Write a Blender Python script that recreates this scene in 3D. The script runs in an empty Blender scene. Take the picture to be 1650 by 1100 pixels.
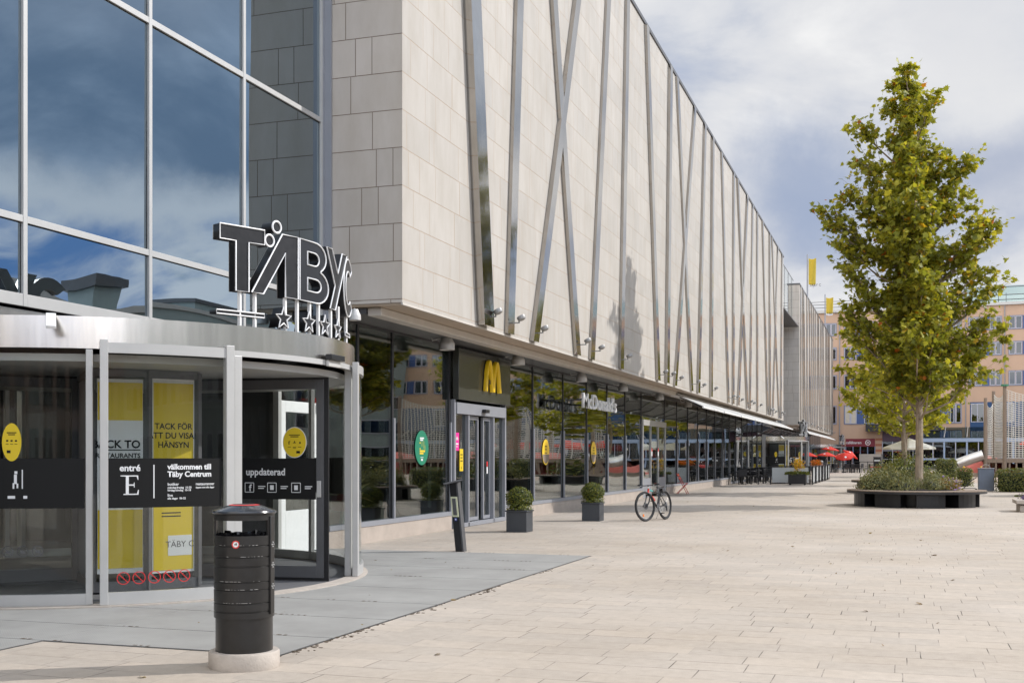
import bpy, bmesh, math, random
from mathutils import Matrix, Vector, noise as mnoise
random.seed(11)
PI=math.pi; rad=math.radians
SC=bpy.context.scene; COL=SC.collection
def lin(c):
    return tuple((v/12.92 if v<=.04045 else ((v+.055)/1.055)**2.4) for v in [x/255. for x in c])
# ---------------------------------------------------------------- survey: pixel of the 1650 px photo -> point in the world
FPX=1880.; YAW=math.atan(628/FPX); EYE=1.6
def ray(px,py):
    u=(px-825)/FPX
    return Vector((-math.sin(YAW)+u*math.cos(YAW), math.cos(YAW)+u*math.sin(YAW), (735-py)/FPX))
def at_ground(px,py,z=0.):
    d=ray(px,py); t=(z-EYE)/d.z; return Vector((d.x*t,d.y*t,z))
def at_x(px,py,X):
    d=ray(px,py); t=X/d.x; return Vector((X,d.y*t,EYE+d.z*t))
def at_y(px,py,Y):
    d=ray(px,py); t=Y/d.y; return Vector((d.x*t,Y,EYE+d.z*t))
# ---------------------------------------------------------------- mesh builder
class MB:
    def __init__(s): s.v=[]; s.f=[]; s.m=[]; s.M=Matrix(); s.mi=0
    def put(s,vs,fs):
        o=len(s.v); M=s.M
        s.v+= [tuple(M@Vector(v)) for v in vs]
        for f in fs: s.f.append([i+o for i in f]); s.m.append(s.mi)
        return s
    def bx(s,x0,x1,y0,y1,z0,z1):
        return s.put([(x0,y0,z0),(x1,y0,z0),(x1,y1,z0),(x0,y1,z0),(x0,y0,z1),(x1,y0,z1),(x1,y1,z1),(x0,y1,z1)],
            [(0,3,2,1),(4,5,6,7),(0,1,5,4),(1,2,6,5),(2,3,7,6),(3,0,4,7)])
    def bar(s,p,q,w,h,up=(0,0,1)):
        p=Vector(p);q=Vector(q);d=(q-p).normalized();a=d.cross(Vector(up))
        if a.length<1e-4: a=d.cross(Vector((0,1,0)))
        a.normalize(); b=a.cross(d).normalized(); a=a*w/2; b=b*h/2
        vs=[x+i*a+j*b for x in (p,q) for i,j in ((-1,-1),(1,-1),(1,1),(-1,1))]
        return s.put(vs,[(0,3,2,1),(4,5,6,7),(0,1,5,4),(1,2,6,5),(2,3,7,6),(3,0,4,7)])
    def path(s,pts,r,n=8,close=False):
        pts=[Vector(p) for p in pts]; k=len(pts); rs=r if isinstance(r,(list,tuple)) else [r]*k
        vs=[];ref=Vector((.13,.31,.94))
        for i,p in enumerate(pts):
            if close: d=pts[(i+1)%k]-pts[i-1]
            else: d=pts[min(i+1,k-1)]-pts[max(i-1,0)]
            d.normalize(); a=d.cross(ref)
            if a.length<.05: a=d.cross(Vector((1,0,0)))
            a.normalize(); b=d.cross(a)
            for j in range(n):
                t=2*PI*j/n; vs.append(p+rs[i]*(math.cos(t)*a+math.sin(t)*b))
        fs=[]
        for i in range(k if close else k-1):
            for j in range(n):
                i2=(i+1)%k; fs.append((i*n+j,i*n+(j+1)%n,i2*n+(j+1)%n,i2*n+j))
        if not close: fs+=[tuple(range(n))[::-1],tuple(range((k-1)*n,k*n))]
        return s.put(vs,fs)
    def tube(s,p,q,r0,r1=None,n=10): return s.path([p,q],[r0,r0 if r1 is None else r1],n)
    def lathe(s,prof,n=24,c=(0,0,0)):
        vs=[];k=len(prof)
        for r,z in prof:
            for j in range(n):
                t=2*PI*j/n; vs.append((c[0]+r*math.cos(t),c[1]+r*math.sin(t),c[2]+z))
        fs=[(i*n+j,i*n+(j+1)%n,(i+1)*n+(j+1)%n,(i+1)*n+j) for i in range(k-1) for j in range(n)]
        if prof[0][0]>1e-4: fs.append(tuple(range(n))[::-1])
        if prof[-1][0]>1e-4: fs.append(tuple(range((k-1)*n,k*n)))
        return s.put(vs,fs)
    def arc(s,c,r0,r1,z0,z1,a0,a1,n=None):
        n=n or max(2,int(abs(a1-a0)/3)); vs=[]
        for i in range(n+1):
            t=rad(a0+(a1-a0)*i/n); cs,sn=math.cos(t),math.sin(t)
            for r,z in ((r0,z0),(r1,z0),(r1,z1),(r0,z1)): vs.append((c[0]+r*cs,c[1]+r*sn,z))
        fs=[(4*i+j,4*i+(j+1)%4,4*i+4+(j+1)%4,4*i+4+j) for i in range(n) for j in range(4)]
        fs+=[(3,2,1,0),(4*n,4*n+1,4*n+2,4*n+3)]
        return s.put(vs,fs)
    def ball(s,c,r,n=12,m=8,sc=(1,1,1)):
        prof=[(max(1e-5,r*math.sin(PI*i/m)),-r*math.cos(PI*i/m)) for i in range(m+1)]
        M0=s.M.copy(); s.M=M0@Matrix.Translation(c)@Matrix.Diagonal((*sc,1)); s.lathe(prof,n); s.M=M0; return s
    def prism(s,pts,z0,z1):
        n=len(pts); vs=[(x,y,z0) for x,y in pts]+[(x,y,z1) for x,y in pts]
        return s.put(vs,[tuple(range(n))[::-1],tuple(range(n,2*n))]+[(i,(i+1)%n,n+(i+1)%n,n+i) for i in range(n)])
    def build(s,name,mats,parent=None,bevel=0,smooth=35,fix=True,world=True):
        me=bpy.data.meshes.new(name); vs=s.v
        if parent is not None and world and parent.name in WM:
            I=WM[parent.name].inverted(); vs=[I@Vector(v) for v in vs]
        me.from_pydata(vs,[],s.f)
        for m in (mats if isinstance(mats,(list,tuple)) else [mats]): me.materials.append(m)
        me.polygons.foreach_set('material_index',s.m)
        if fix:
            b=bmesh.new(); b.from_mesh(me); bmesh.ops.recalc_face_normals(b,faces=b.faces[:]); b.to_mesh(me); b.free()
        if smooth:
            me.polygons.foreach_set('use_smooth',[True]*len(me.polygons)); me.set_sharp_from_angle(angle=rad(smooth))
        me.update()
        return link(name,me,parent,bevel)
def link(name,me,parent=None,bevel=0):
    o=bpy.data.objects.new(name,me); COL.objects.link(o)
    if parent is not None:
        o.parent=parent; WM[o.name]=WM.get(parent.name,Matrix())
    if bevel:
        m=o.modifiers.new('edge','BEVEL'); m.width=bevel; m.segments=2; m.limit_method='ANGLE'; m.angle_limit=rad(50)
    return o
WM={}
def tag(o,label=None,cat=None,group=None,kind=None):
    if label: o['label']=label
    if cat: o['category']=cat
    if group: o['group']=group
    if kind: o['kind']=kind
    return o
def thing(name,label,cat,loc=(0,0,0),rz=0,group=None):
    o=bpy.data.objects.new(name,None); COL.objects.link(o); o.empty_display_size=.2
    o.location=loc; o.rotation_euler=(0,0,rz); WM[o.name]=Matrix.Translation(loc)@Matrix.Rotation(rz,4,'Z')
    return tag(o,label,cat,group)
def dup(o,loc=None,rz=None,parent=None,label=None,group=None,scale=None):
    c=o.copy(); COL.objects.link(c)
    if parent is not None: c.parent=parent
    if loc is not None: c.location=loc
    if rz is not None: c.rotation_euler=(c.rotation_euler.x,c.rotation_euler.y,rz)
    if scale is not None: c.scale=scale
    if label: c['label']=label
    if group: c['group']=group
    for ch in list(o.children): dup(ch,parent=c)
    return c
def curve_mesh(contours,ext):
    cu=bpy.data.curves.new('c','CURVE'); cu.dimensions='2D'; cu.fill_mode='BOTH'; cu.extrude=ext
    for c in contours:
        sp=cu.splines.new('POLY'); sp.points.add(len(c)-1); sp.use_cyclic_u=True
        for p,(x,y) in zip(sp.points,c): p.co=(x,y,0,1)
    return _tomesh(cu)
def text_mesh(body,size,ext=.0,align='LEFT',bold=0.,xs=1.):
    cu=bpy.data.curves.new('t','FONT'); cu.body=body; cu.size=size; cu.extrude=ext; cu.align_x=align; cu.offset=bold; cu.resolution_u=3
    me=_tomesh(cu)
    if xs!=1: me.transform(Matrix.Diagonal((xs,1,1,1)))
    return me
def _tomesh(cu):
    o=bpy.data.objects.new('tmp',cu); COL.objects.link(o)
    dg=bpy.context.evaluated_depsgraph_get(); me=bpy.data.meshes.new_from_object(o.evaluated_get(dg))
    bpy.data.objects.remove(o); bpy.data.curves.remove(cu); return me
def mesh_obj(name,me,mat,parent=None,M=None,bend=None):
    if M is not None: me.transform(M)
    if bend:                                                  # wrap a flat mark onto a round pane: (centre, radius, angle, height)
        c,r,a,z=bend
        for v in me.vertices:
            t=rad(a)+v.co.x/r; rr=r+v.co.z; v.co=(c[0]+rr*math.cos(t),c[1]+rr*math.sin(t),z+v.co.y)
    if parent is not None and parent.name in WM: me.transform(WM[parent.name].inverted())
    me.materials.clear(); me.materials.append(mat); me.name=name
    return link(name,me,parent)
def frame_M(origin,xd,yd):
    x=Vector(xd).normalized(); y=Vector(yd).normalized(); z=x.cross(y)
    M=Matrix((x,y,z)).transposed().to_4x4(); M.translation=Vector(origin); return M
def merge(meshes):
    b=bmesh.new()
    for m in meshes: b.from_mesh(m)
    me=bpy.data.meshes.new('m'); b.to_mesh(me); b.free(); return me
# ---------------------------------------------------------------- materials
def newmat(name):
    m=bpy.data.materials.new(name); m.use_nodes=True; nt=m.node_tree; nt.nodes.clear()
    return m,nt,(lambda t,**k:_n(nt,t,k))
def _n(nt,t,k):
    n=nt.nodes.new(t)
    for a,b in k.items():
        if a.startswith('i_'): n.inputs[a[2:].replace('_',' ')].default_value=b
        else: setattr(n,a,b)
    return n
def mat(name,col,rough=.5,metal=0.,var=.12,scale=6.,bump=0.,bscale=40.,spec=.5,coat=0.,stretch=None,alpha=None):
    m,nt,N=newmat(name); L=nt.links.new
    out=N('ShaderNodeOutputMaterial'); p=N('ShaderNodeBsdfPrincipled'); L(p.outputs[0],out.inputs[0])
    p.inputs['Roughness'].default_value=rough; p.inputs['Metallic'].default_value=metal
    p.inputs['Specular IOR Level'].default_value=spec; p.inputs['Coat Weight'].default_value=coat
    tc=N('ShaderNodeNewGeometry'); mp=N('ShaderNodeMapping'); L(tc.outputs['Position'],mp.inputs[0])
    if stretch: mp.inputs['Scale'].default_value=stretch
    if var:
        nz=N('ShaderNodeTexNoise',i_Scale=scale,i_Detail=5.,i_Roughness=.6); L(mp.outputs[0],nz.inputs['Vector'])
        mr=N('ShaderNodeMapRange'); mr.inputs[1].default_value=.25; mr.inputs[2].default_value=.75
        mr.inputs[3].default_value=1-var; mr.inputs[4].default_value=1+var; L(nz.outputs[0],mr.inputs[0])
        mx=N('ShaderNodeMix',data_type='RGBA',blend_type='MULTIPLY'); mx.inputs[0].default_value=1.
        mx.inputs[6].default_value=(*col,1); L(mr.outputs[0],mx.inputs[7]); L(mx.outputs[2],p.inputs['Base Color'])
        r2=N('ShaderNodeMapRange'); r2.inputs[3].default_value=max(.02,rough*(1-var)); r2.inputs[4].default_value=min(1,rough*(1+var)); L(nz.outputs[0],r2.inputs[0]); L(r2.outputs[0],p.inputs['Roughness'])
    else: p.inputs['Base Color'].default_value=(*col,1)
    if bump:
        nb=N('ShaderNodeTexNoise',i_Scale=bscale,i_Detail=4.); L(mp.outputs[0],nb.inputs['Vector'])
        b=N('ShaderNodeBump',i_Strength=1.,i_Distance=bump); L(nb.outputs[0],b.inputs['Height']); L(b.outputs[0],p.inputs['Normal'])
    return m
def glass(name,tint,refl,base,ior=1.5,wave=.0012,wscale=.55,rough=0.):
    m,nt,N=newmat(name); L=nt.links.new
    out=N('ShaderNodeOutputMaterial'); t=N('ShaderNodeBsdfTransparent'); t.inputs[0].default_value=(*tint,1)
    g=N('ShaderNodeBsdfGlossy'); g.inputs['Color'].default_value=(*refl,1); g.inputs['Roughness'].default_value=rough
    ge=N('ShaderNodeNewGeometry'); dt=N('ShaderNodeVectorMath',operation='DOT_PRODUCT'); L(ge.outputs['Incoming'],dt.inputs[0]); L(ge.outputs['Normal'],dt.inputs[1])
    ab=N('ShaderNodeMath',operation='ABSOLUTE'); L(dt.outputs['Value'],ab.inputs[0]); om=N('ShaderNodeMath',operation='SUBTRACT',use_clamp=True); om.inputs[0].default_value=1.; L(ab.outputs[0],om.inputs[1])
    pw=N('ShaderNodeMath',operation='POWER'); L(om.outputs[0],pw.inputs[0]); pw.inputs[1].default_value=5.
    ad=N('ShaderNodeMath',operation='MULTIPLY_ADD',use_clamp=True); L(pw.outputs[0],ad.inputs[0]); ad.inputs[1].default_value=1-base; ad.inputs[2].default_value=base
    mx=N('ShaderNodeMixShader'); L(ad.outputs[0],mx.inputs[0]); L(t.outputs[0],mx.inputs[1]); L(g.outputs[0],mx.inputs[2]); L(mx.outputs[0],out.inputs[0])
    if wave:
        tc=N('ShaderNodeNewGeometry'); nz=N('ShaderNodeTexNoise',i_Scale=wscale,i_Detail=1.); L(tc.outputs['Position'],nz.inputs['Vector'])
        b=N('ShaderNodeBump',i_Strength=1.,i_Distance=wave); L(nz.outputs[0],b.inputs['Height']); L(b.outputs[0],g.inputs['Normal'])
    return m
def leafmat(name,cols,trans=.4,rough=.45):
    m,nt,N=newmat(name); L=nt.links.new
    out=N('ShaderNodeOutputMaterial'); ge=N('ShaderNodeNewGeometry'); cr=N('ShaderNodeValToRGB')
    L(ge.outputs['Random Per Island'],cr.inputs[0]); e=cr.color_ramp.elements
    while len(e)<len(cols): e.new(.5)
    for i,(p,c) in enumerate(cols): e[i].position=p; e[i].color=(*c,1)
    p=N('ShaderNodeBsdfPrincipled'); p.inputs['Roughness'].default_value=rough; p.inputs['Specular IOR Level'].default_value=.35
    tr=N('ShaderNodeBsdfTranslucent'); mx=N('ShaderNodeMixShader'); mx.inputs[0].default_value=trans
    L(cr.outputs[0],p.inputs['Base Color'])
    hs=N('ShaderNodeMix',data_type='RGBA',blend_type='MULTIPLY'); hs.inputs[0].default_value=1; hs.inputs[7].default_value=(1.35,1.25,.55,1); L(cr.outputs[0],hs.inputs[6]); L(hs.outputs[2],tr.inputs[0])
    L(p.outputs[0],mx.inputs[1]); L(tr.outputs[0],mx.inputs[2]); L(mx.outputs[0],out.inputs[0])
    return m
# ---------------------------------------------------------------- camera, sun, sky
cam=bpy.data.cameras.new('camera'); co=bpy.data.objects.new('camera',cam); COL.objects.link(co)
co.location=(0,0,EYE); co.rotation_euler=(PI/2,0,YAW); cam.sensor_width=36; cam.lens=36*FPX/1650; cam.shift_y=185/1650.; cam.clip_end=3000; SC.camera=co
SUN_EL=rad(34.5); sd=Vector((.857*math.cos(SUN_EL),.515*math.cos(SUN_EL),math.sin(SUN_EL)))
sl=bpy.data.lights.new('sun','SUN'); sl.energy=4.4; sl.angle=rad(.55); sl.color=(1,.965,.925)
so=bpy.data.objects.new('sun',sl); COL.objects.link(so); so.rotation_euler=sd.to_track_quat('Z','Y').to_euler(); so.location=(60,40,60)
W=bpy.data.worlds.new('World'); SC.world=W; W.use_nodes=True; nt=W.node_tree; nt.nodes.clear(); N=lambda t,**k:_n(nt,t,k); L=nt.links.new
out=N('ShaderNodeOutputWorld'); bg=N('ShaderNodeBackground'); bg.inputs[1].default_value=.1; L(bg.outputs[0],out.inputs[0])
sk=N('ShaderNodeTexSky',sky_type='NISHITA'); sk.sun_disc=False; sk.sun_elevation=SUN_EL; sk.sun_rotation=math.atan2(sd.x,sd.y); sk.air_density=1.; sk.dust_density=.6
tc=N('ShaderNodeTexCoord'); sp=N('ShaderNodeSeparateXYZ'); L(tc.outputs['Generated'],sp.inputs[0])
zz=N('ShaderNodeMath',operation='MAXIMUM'); L(sp.outputs[2],zz.inputs[0]); zz.inputs[1].default_value=0.
za=N('ShaderNodeMath',operation='ADD'); L(zz.outputs[0],za.inputs[0]); za.inputs[1].default_value=.28
dx=N('ShaderNodeMath',operation='DIVIDE'); L(sp.outputs[0],dx.inputs[0]); L(za.outputs[0],dx.inputs[1])
dy=N('ShaderNodeMath',operation='DIVIDE'); L(sp.outputs[1],dy.inputs[0]); L(za.outputs[0],dy.inputs[1])
cb=N('ShaderNodeCombineXYZ'); L(dx.outputs[0],cb.inputs[0]); L(dy.outputs[0],cb.inputs[1])
mp=N('ShaderNodeMapping'); L(cb.outputs[0],mp.inputs[0]); mp.inputs['Location'].default_value=(3.1,7.4,0)
n1=N('ShaderNodeTexNoise',i_Scale=1.7,i_Detail=9.,i_Roughness=.56,i_Distortion=.5); L(mp.outputs[0],n1.inputs['Vector'])
n2=N('ShaderNodeTexNoise',i_Scale=.55,i_Detail=3.,i_Roughness=.5,i_Distortion=.2); L(mp.outputs[0],n2.inputs['Vector'])
av=N('ShaderNodeMath',operation='MULTIPLY_ADD'); L(n2.outputs[0],av.inputs[0]); av.inputs[1].default_value=.55; L(n1.outputs[0],av.inputs[2])
cr=N('ShaderNodeValToRGB'); L(av.outputs[0],cr.inputs[0]); e=cr.color_ramp.elements
CL=[(.64,(5.5,6.1,7.5)),(.70,(6.7,7.1,8.0)),(.75,(8.0,8.2,8.7)),(.80,(8.7,8.8,9.1)),(.90,(10.4,10.4,10.4))]
while len(e)<len(CL): e.new(.5)
for i,(p,c) in enumerate(CL): e[i].position=p; e[i].color=(*[v/10 for v in c],1)
sc10=N('ShaderNodeMix',data_type='RGBA',blend_type='MULTIPLY'); sc10.inputs[0].default_value=1; L(cr.outputs[0],sc10.inputs[6]); sc10.inputs[7].default_value=(10,10,10,1)
n3=N('ShaderNodeTexNoise',i_Scale=1.3,i_Detail=7.,i_Roughness=.55); mp3=N('ShaderNodeMapping'); L(cb.outputs[0],mp3.inputs[0]); mp3.inputs['Location'].default_value=(11.3,2.2,4); L(mp3.outputs[0],n3.inputs['Vector'])
mk=N('ShaderNodeMapRange',interpolation_type='SMOOTHSTEP'); L(n3.outputs[0],mk.inputs[0]); mk.inputs[1].default_value=.24; mk.inputs[2].default_value=.34; mk.inputs[3].default_value=0.; mk.inputs[4].default_value=1.
def MA(op,a,b,clamp=False):
    n=N('ShaderNodeMath',operation=op,use_clamp=clamp)
    for i,v in enumerate((a,b)):
        if isinstance(v,(int,float)): n.inputs[i].default_value=v
        else: L(v,n.inputs[i])
    return n.outputs[0]
def SS(v,a,b,lo=0.,hi=1.):
    n=N('ShaderNodeMapRange',interpolation_type='SMOOTHSTEP'); L(v,n.inputs[0]); n.inputs[1].default_value=a; n.inputs[2].default_value=b; n.inputs[3].default_value=lo; n.inputs[4].default_value=hi; return n.outputs[0]
def MIXC(f,a,b,bl='MIX'):
    n=N('ShaderNodeMix',data_type='RGBA',blend_type=bl)
    if isinstance(f,(int,float)): n.inputs[0].default_value=f
    else: L(f,n.inputs[0])
    for i,v in ((6,a),(7,b)):
        if isinstance(v,tuple): n.inputs[i].default_value=(*v,1)
        else: L(v,n.inputs[i])
    return n.outputs[2]
wv=N('ShaderNodeTexNoise',i_Scale=5.,i_Detail=7.,i_Roughness=.6); L(tc.outputs['Generated'],wv.inputs['Vector'])
wa=N('ShaderNodeVectorMath',operation='MULTIPLY_ADD'); L(wv.outputs['Color'],wa.inputs[0]); wa.inputs[1].default_value=(.16,.16,.16); L(tc.outputs['Generated'],wa.inputs[2])
def cloudlet(px,py,r0,r1):                         # a single cloud at a fixed bearing in the sky
    d=ray(px,py).normalized()+Vector((.08,.08,.08)); n=N('ShaderNodeVectorMath',operation='DISTANCE'); L(wa.outputs[0],n.inputs[0]); n.inputs[1].default_value=d; return SS(n.outputs['Value'],r0,r1,1.,0.)
col=sc10.outputs[2]
for px_,py_,r0,r1,c,k in ((1285,285,.015,.075,(3.9,4.7,6.5),.85),(1330,330,.01,.06,(4.2,5.0,6.8),.7),(1640,235,.01,.10,(4.6,5.2,6.7),.75),(1580,120,.01,.075,(9.6,9.6,9.6),.85),(1550,40,.01,.08,(8.2,8.3,8.7),.6)):
    col=MIXC(MA('MULTIPLY',cloudlet(px_,py_,r0,r1),k),col,c)
# towards the east: a dark cloud bank above a bright low one
sx=N('ShaderNodeSeparateXYZ'); L(wa.outputs[0],sx.inputs[0]); az=SS(MA('DIVIDE',sp.outputs[0],MA('MAXIMUM',sp.outputs[1],.05)),.22,.48); el=MA('SUBTRACT',sx.outputs[2],.08)
bank=MIXC(SS(n1.outputs[0],.40,.60),(3.3,4.7,6.9),(7.6,9.2,11.8)); bank=MIXC(SS(el,.20,.25),(12.5,13.,14.2),bank); bank=MIXC(SS(el,.165,.20),MIXC(SS(n1.outputs[0],.44,.56),(2.6,5.0,10.),(14.,14.4,15.5)),bank); bank=MIXC(SS(el,.29,.42),bank,(7.2,8.2,10.2))
col=MIXC(az,col,bank)
mx_=MIXC(mk.outputs[0],sk.outputs[0],col)
# unseen sky behind the viewer and overhead brightened as added fill for shaded faces
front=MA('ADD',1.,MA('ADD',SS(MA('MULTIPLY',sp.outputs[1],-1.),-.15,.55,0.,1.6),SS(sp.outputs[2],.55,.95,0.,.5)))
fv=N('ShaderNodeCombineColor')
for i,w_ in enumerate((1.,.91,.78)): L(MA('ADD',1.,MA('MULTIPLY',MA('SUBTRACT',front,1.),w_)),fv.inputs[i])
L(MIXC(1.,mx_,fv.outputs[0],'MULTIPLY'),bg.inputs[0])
SC.view_settings.view_transform='Standard'; SC.view_settings.look='None'; SC.view_settings.exposure=-.17; SC.view_settings.gamma=1.
SC.render.engine='CYCLES'; cy=SC.cycles; cy.use_denoising=True; cy.max_bounces=10; cy.transparent_max_bounces=24; cy.glossy_bounces=6; cy.diffuse_bounces=4; cy.caustics_reflective=False; cy.caustics_refractive=False; cy.sample_clamp_indirect=6
# ---------------------------------------------------------------- shared materials
def stone(name,axis,base,joint):
    m,nt,N=newmat(name); L=nt.links.new
    out=N('ShaderNodeOutputMaterial'); p=N('ShaderNodeBsdfPrincipled'); L(p.outputs[0],out.inputs[0]); p.inputs['Roughness'].default_value=.7
    g=N('ShaderNodeNewGeometry'); sp=N('ShaderNodeSeparateXYZ'); L(g.outputs['Position'],sp.inputs[0])
    zo=N('ShaderNodeMath',operation='SUBTRACT'); L(sp.outputs[2],zo.inputs[0]); zo.inputs[1].default_value=4.9-.64
    dv=N('ShaderNodeMath',operation='DIVIDE'); L(zo.outputs[0],dv.inputs[0]); dv.inputs[1].default_value=.64
    fl=N('ShaderNodeMath',operation='FLOOR'); L(dv.outputs[0],fl.inputs[0])
    wn=N('ShaderNodeTexWhiteNoise',noise_dimensions='1D'); L(fl.outputs[0],wn.inputs['W'])
    ml=N('ShaderNodeMath',operation='MULTIPLY_ADD'); L(wn.outputs[0],ml.inputs[0]); ml.inputs[1].default_value=3.; L(sp.outputs[axis],ml.inputs[2])
    cb=N('ShaderNodeCombineXYZ'); L(ml.outputs[0],cb.inputs[0]); L(zo.outputs[0],cb.inputs[1])
    bs=[]
    for w,ms in ((1.22,.007),(1.93,.007)):
        b=N('ShaderNodeTexBrick'); b.offset=.0; b.inputs['Scale'].default_value=1; b.inputs['Brick Width'].default_value=w; b.inputs['Row Height'].default_value=.64
        b.inputs['Mortar Size'].default_value=ms; b.inputs['Mortar Smooth'].default_value=.1; b.inputs['Bias'].default_value=0.
        b.inputs['Color1'].default_value=(.962,.962,.962,1); b.inputs['Color2'].default_value=(1.035,1.03,1.024,1); b.inputs['Mortar'].default_value=(1,1,1,1)
        L(cb.outputs[0],b.inputs['Vector']); bs.append(b)
    nz=N('ShaderNodeTexNoise',i_Scale=2.2,i_Detail=8.,i_Roughness=.65); mpp=N('ShaderNodeMapping'); mpp.inputs['Scale'].default_value=(1,1,.35); L(g.outputs['Position'],mpp.inputs[0]); L(mpp.outputs[0],nz.inputs['Vector'])
    cr=N('ShaderNodeValToRGB'); L(nz.outputs[0],cr.inputs[0]); e=cr.color_ramp.elements
    e[0].position=.3; e[0].color=(base[0]*.9,base[1]*.88,base[2]*.85,1); e[1].position=.68; e[1].color=(base[0]*1.05,base[1]*1.05,base[2]*1.06,1)
    m1=N('ShaderNodeMix',data_type='RGBA',blend_type='MULTIPLY'); m1.inputs[0].default_value=1; L(cr.outputs[0],m1.inputs[6]); L(bs[0].outputs[0],m1.inputs[7])
    m2=N('ShaderNodeMix',data_type='RGBA',blend_type='MULTIPLY'); m2.inputs[0].default_value=1; L(m1.outputs[2],m2.inputs[6]); L(bs[1].outputs[0],m2.inputs[7])
    mm=N('ShaderNodeMath',operation='MAXIMUM'); L(bs[0].outputs[1],mm.inputs[0]); L(bs[1].outputs[1],mm.inputs[1])
    m3=N('ShaderNodeMix',data_type='RGBA'); L(mm.outputs[0],m3.inputs[0]); L(m2.outputs[2],m3.inputs[6]); m3.inputs[7].default_value=(*joint,1); L(m3.outputs[2],p.inputs['Base Color'])
    b=N('ShaderNodeBump',i_Strength=1.,i_Distance=.004); b.invert=True; L(mm.outputs[0],b.inputs['Height']); L(b.outputs[0],p.inputs['Normal'])
    return m
LIME=(.430,.405,.368)
M={}
M['stone_f']=stone('limestone facade',1,LIME,(.40,.31,.23))
M['stone_r']=stone('limestone return',0,(.55,.51,.46),(.22,.17,.13))  # paler than the facade stone, making up for weak fill light by colour
M['steel']=mat('mirror steel',(.42,.40,.375),.09,1.,.12,1.2,.0025,2.2)
M['brushed']=mat('brushed steel',(.82,.78,.73),.24,1.,.10,9.,.0012,9.,stretch=(1,1,.06))
M['alu']=mat('light anodised frame',(.50,.495,.48),.38,.25,.05,3.)
M['alu2']=mat('grey anodised frame',(.30,.31,.34),.4,.2,.05,3.)
M['dark']=mat('dark frame',(.025,.025,.028),.4,0,.2,3.)
M['darkgrey']=mat('dark grey frame',(.10,.10,.105),.42,.2,.1,3.)
M['black']=mat('black lacquer',(.012,.012,.014),.35,0,.2,12.)
M['rubber']=mat('black rubber',(.015,.015,.016),.7,0,.2,20.)
M['white']=mat('white paint',(.78,.78,.77),.45,0,.04,3.)
M['offwhite']=mat('lamp grey enamel',(.55,.54,.52),.4,.1,.08,8.)
M['soffit']=mat('bronze soffit panel',(.46,.37,.285),.5,0,.10,1.5)
M['beige']=mat('beige housing',(.55,.51,.46),.5,0,.1,2.)
M['concrete']=mat('pale concrete',(.44,.39,.34),.85,0,.16,9.,.003,60)
M['plinth']=mat('stone plinth',(.42,.36,.31),.55,0,.14,2.5,.001,30)
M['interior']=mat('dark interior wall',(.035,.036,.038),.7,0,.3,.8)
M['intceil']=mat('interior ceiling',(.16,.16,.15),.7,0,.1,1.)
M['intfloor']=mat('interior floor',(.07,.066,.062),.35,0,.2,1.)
M['yellow']=mat('yellow print',(.72,.52,.015),.5,0,.03,2.)
M['gold']=mat('golden plastic',(.92,.60,.012),.35,0,.05,6.,coat=.3)
M['ink']=mat('black print',(.010,.010,.010),.55,0,0,spec=.2)
M['paper']=mat('white print',(.74,.74,.74),.5,0,0)
M['red']=mat('red print',(.62,.03,.03),.45,0,0)
M['redpaint']=mat('red paint',(.55,.035,.03),.4,0,.1,5.)
M['green']=mat('green print',(.008,.20,.11),.5,0,.05,5.)
M['pink']=mat('pink print',(.85,.02,.30),.5,0,0)
M['wood']=mat('weathered wood',(.24,.185,.14),.75,0,.25,14.,.002,60,stretch=(1,1,.3))
M['bark']=mat('plane bark',(.30,.235,.17),.85,0,.45,7.,.01,18.,stretch=(1,1,.5))
M['twig']=mat('brown twig',(.10,.075,.05),.85,0,.3,10.)
M['soil']=mat('soil',(.05,.037,.027),.95,0,.3,10.,.02,20)
M['tube']=mat('sign tube white',(.82,.82,.82),.3,0,0)
M['gl_wall']=glass('coated facade glass',(.10,.16,.19),(.68,.80,.88),.42,1.45,.0010,.5)
M['gl_shop']=glass('shop window glass',(.66,.72,.70),(.96,.98,.98),.16,2.0,.0009,.7)
M['gl_clear']=glass('clear door glass',(.965,.975,.97),(.95,.97,.97),.025,1.42,.0003,.8)
M['gl_far']=glass('far window glass',(.08,.10,.14),(.75,.82,.92),.16,1.5,.002,.4)
M['leaf']=leafmat('plane leaf',[(0,(.13,.15,.02)),(.30,(.21,.23,.03)),(.70,(.33,.33,.04)),(.95,(.46,.42,.05)),(.988,(.48,.28,.02)),(1,(.45,.11,.02))],.5)
M['leaf2']=leafmat('yellow green plane leaf',[(0,(.16,.18,.02)),(.4,(.26,.27,.03)),(.8,(.38,.37,.04)),(1,(.46,.40,.05))],.5)  # yellow green is the younger tree's own leaf colour
M['box']=leafmat('boxwood leaf',[(0,(.06,.085,.016)),(.55,(.11,.135,.022)),(1,(.22,.21,.03))],.3)
M['shrub']=leafmat('grey green herb leaf',[(0,(.10,.115,.05)),(.5,(.17,.18,.08)),(.92,(.27,.26,.12)),(1,(.30,.22,.07))],.3,.6)
M['hedge']=leafmat('clipped hedge leaf',[(0,(.055,.075,.016)),(.5,(.11,.13,.028)),(1,(.25,.23,.07))],.28)
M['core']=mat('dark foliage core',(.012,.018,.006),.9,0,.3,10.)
M['spot']=mat('spotlight grey',(.30,.295,.285),.4,.2,.08,8.)
M['lobby']=mat('lobby wall',(.16,.155,.15),.6,0,.2,.6)
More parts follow.
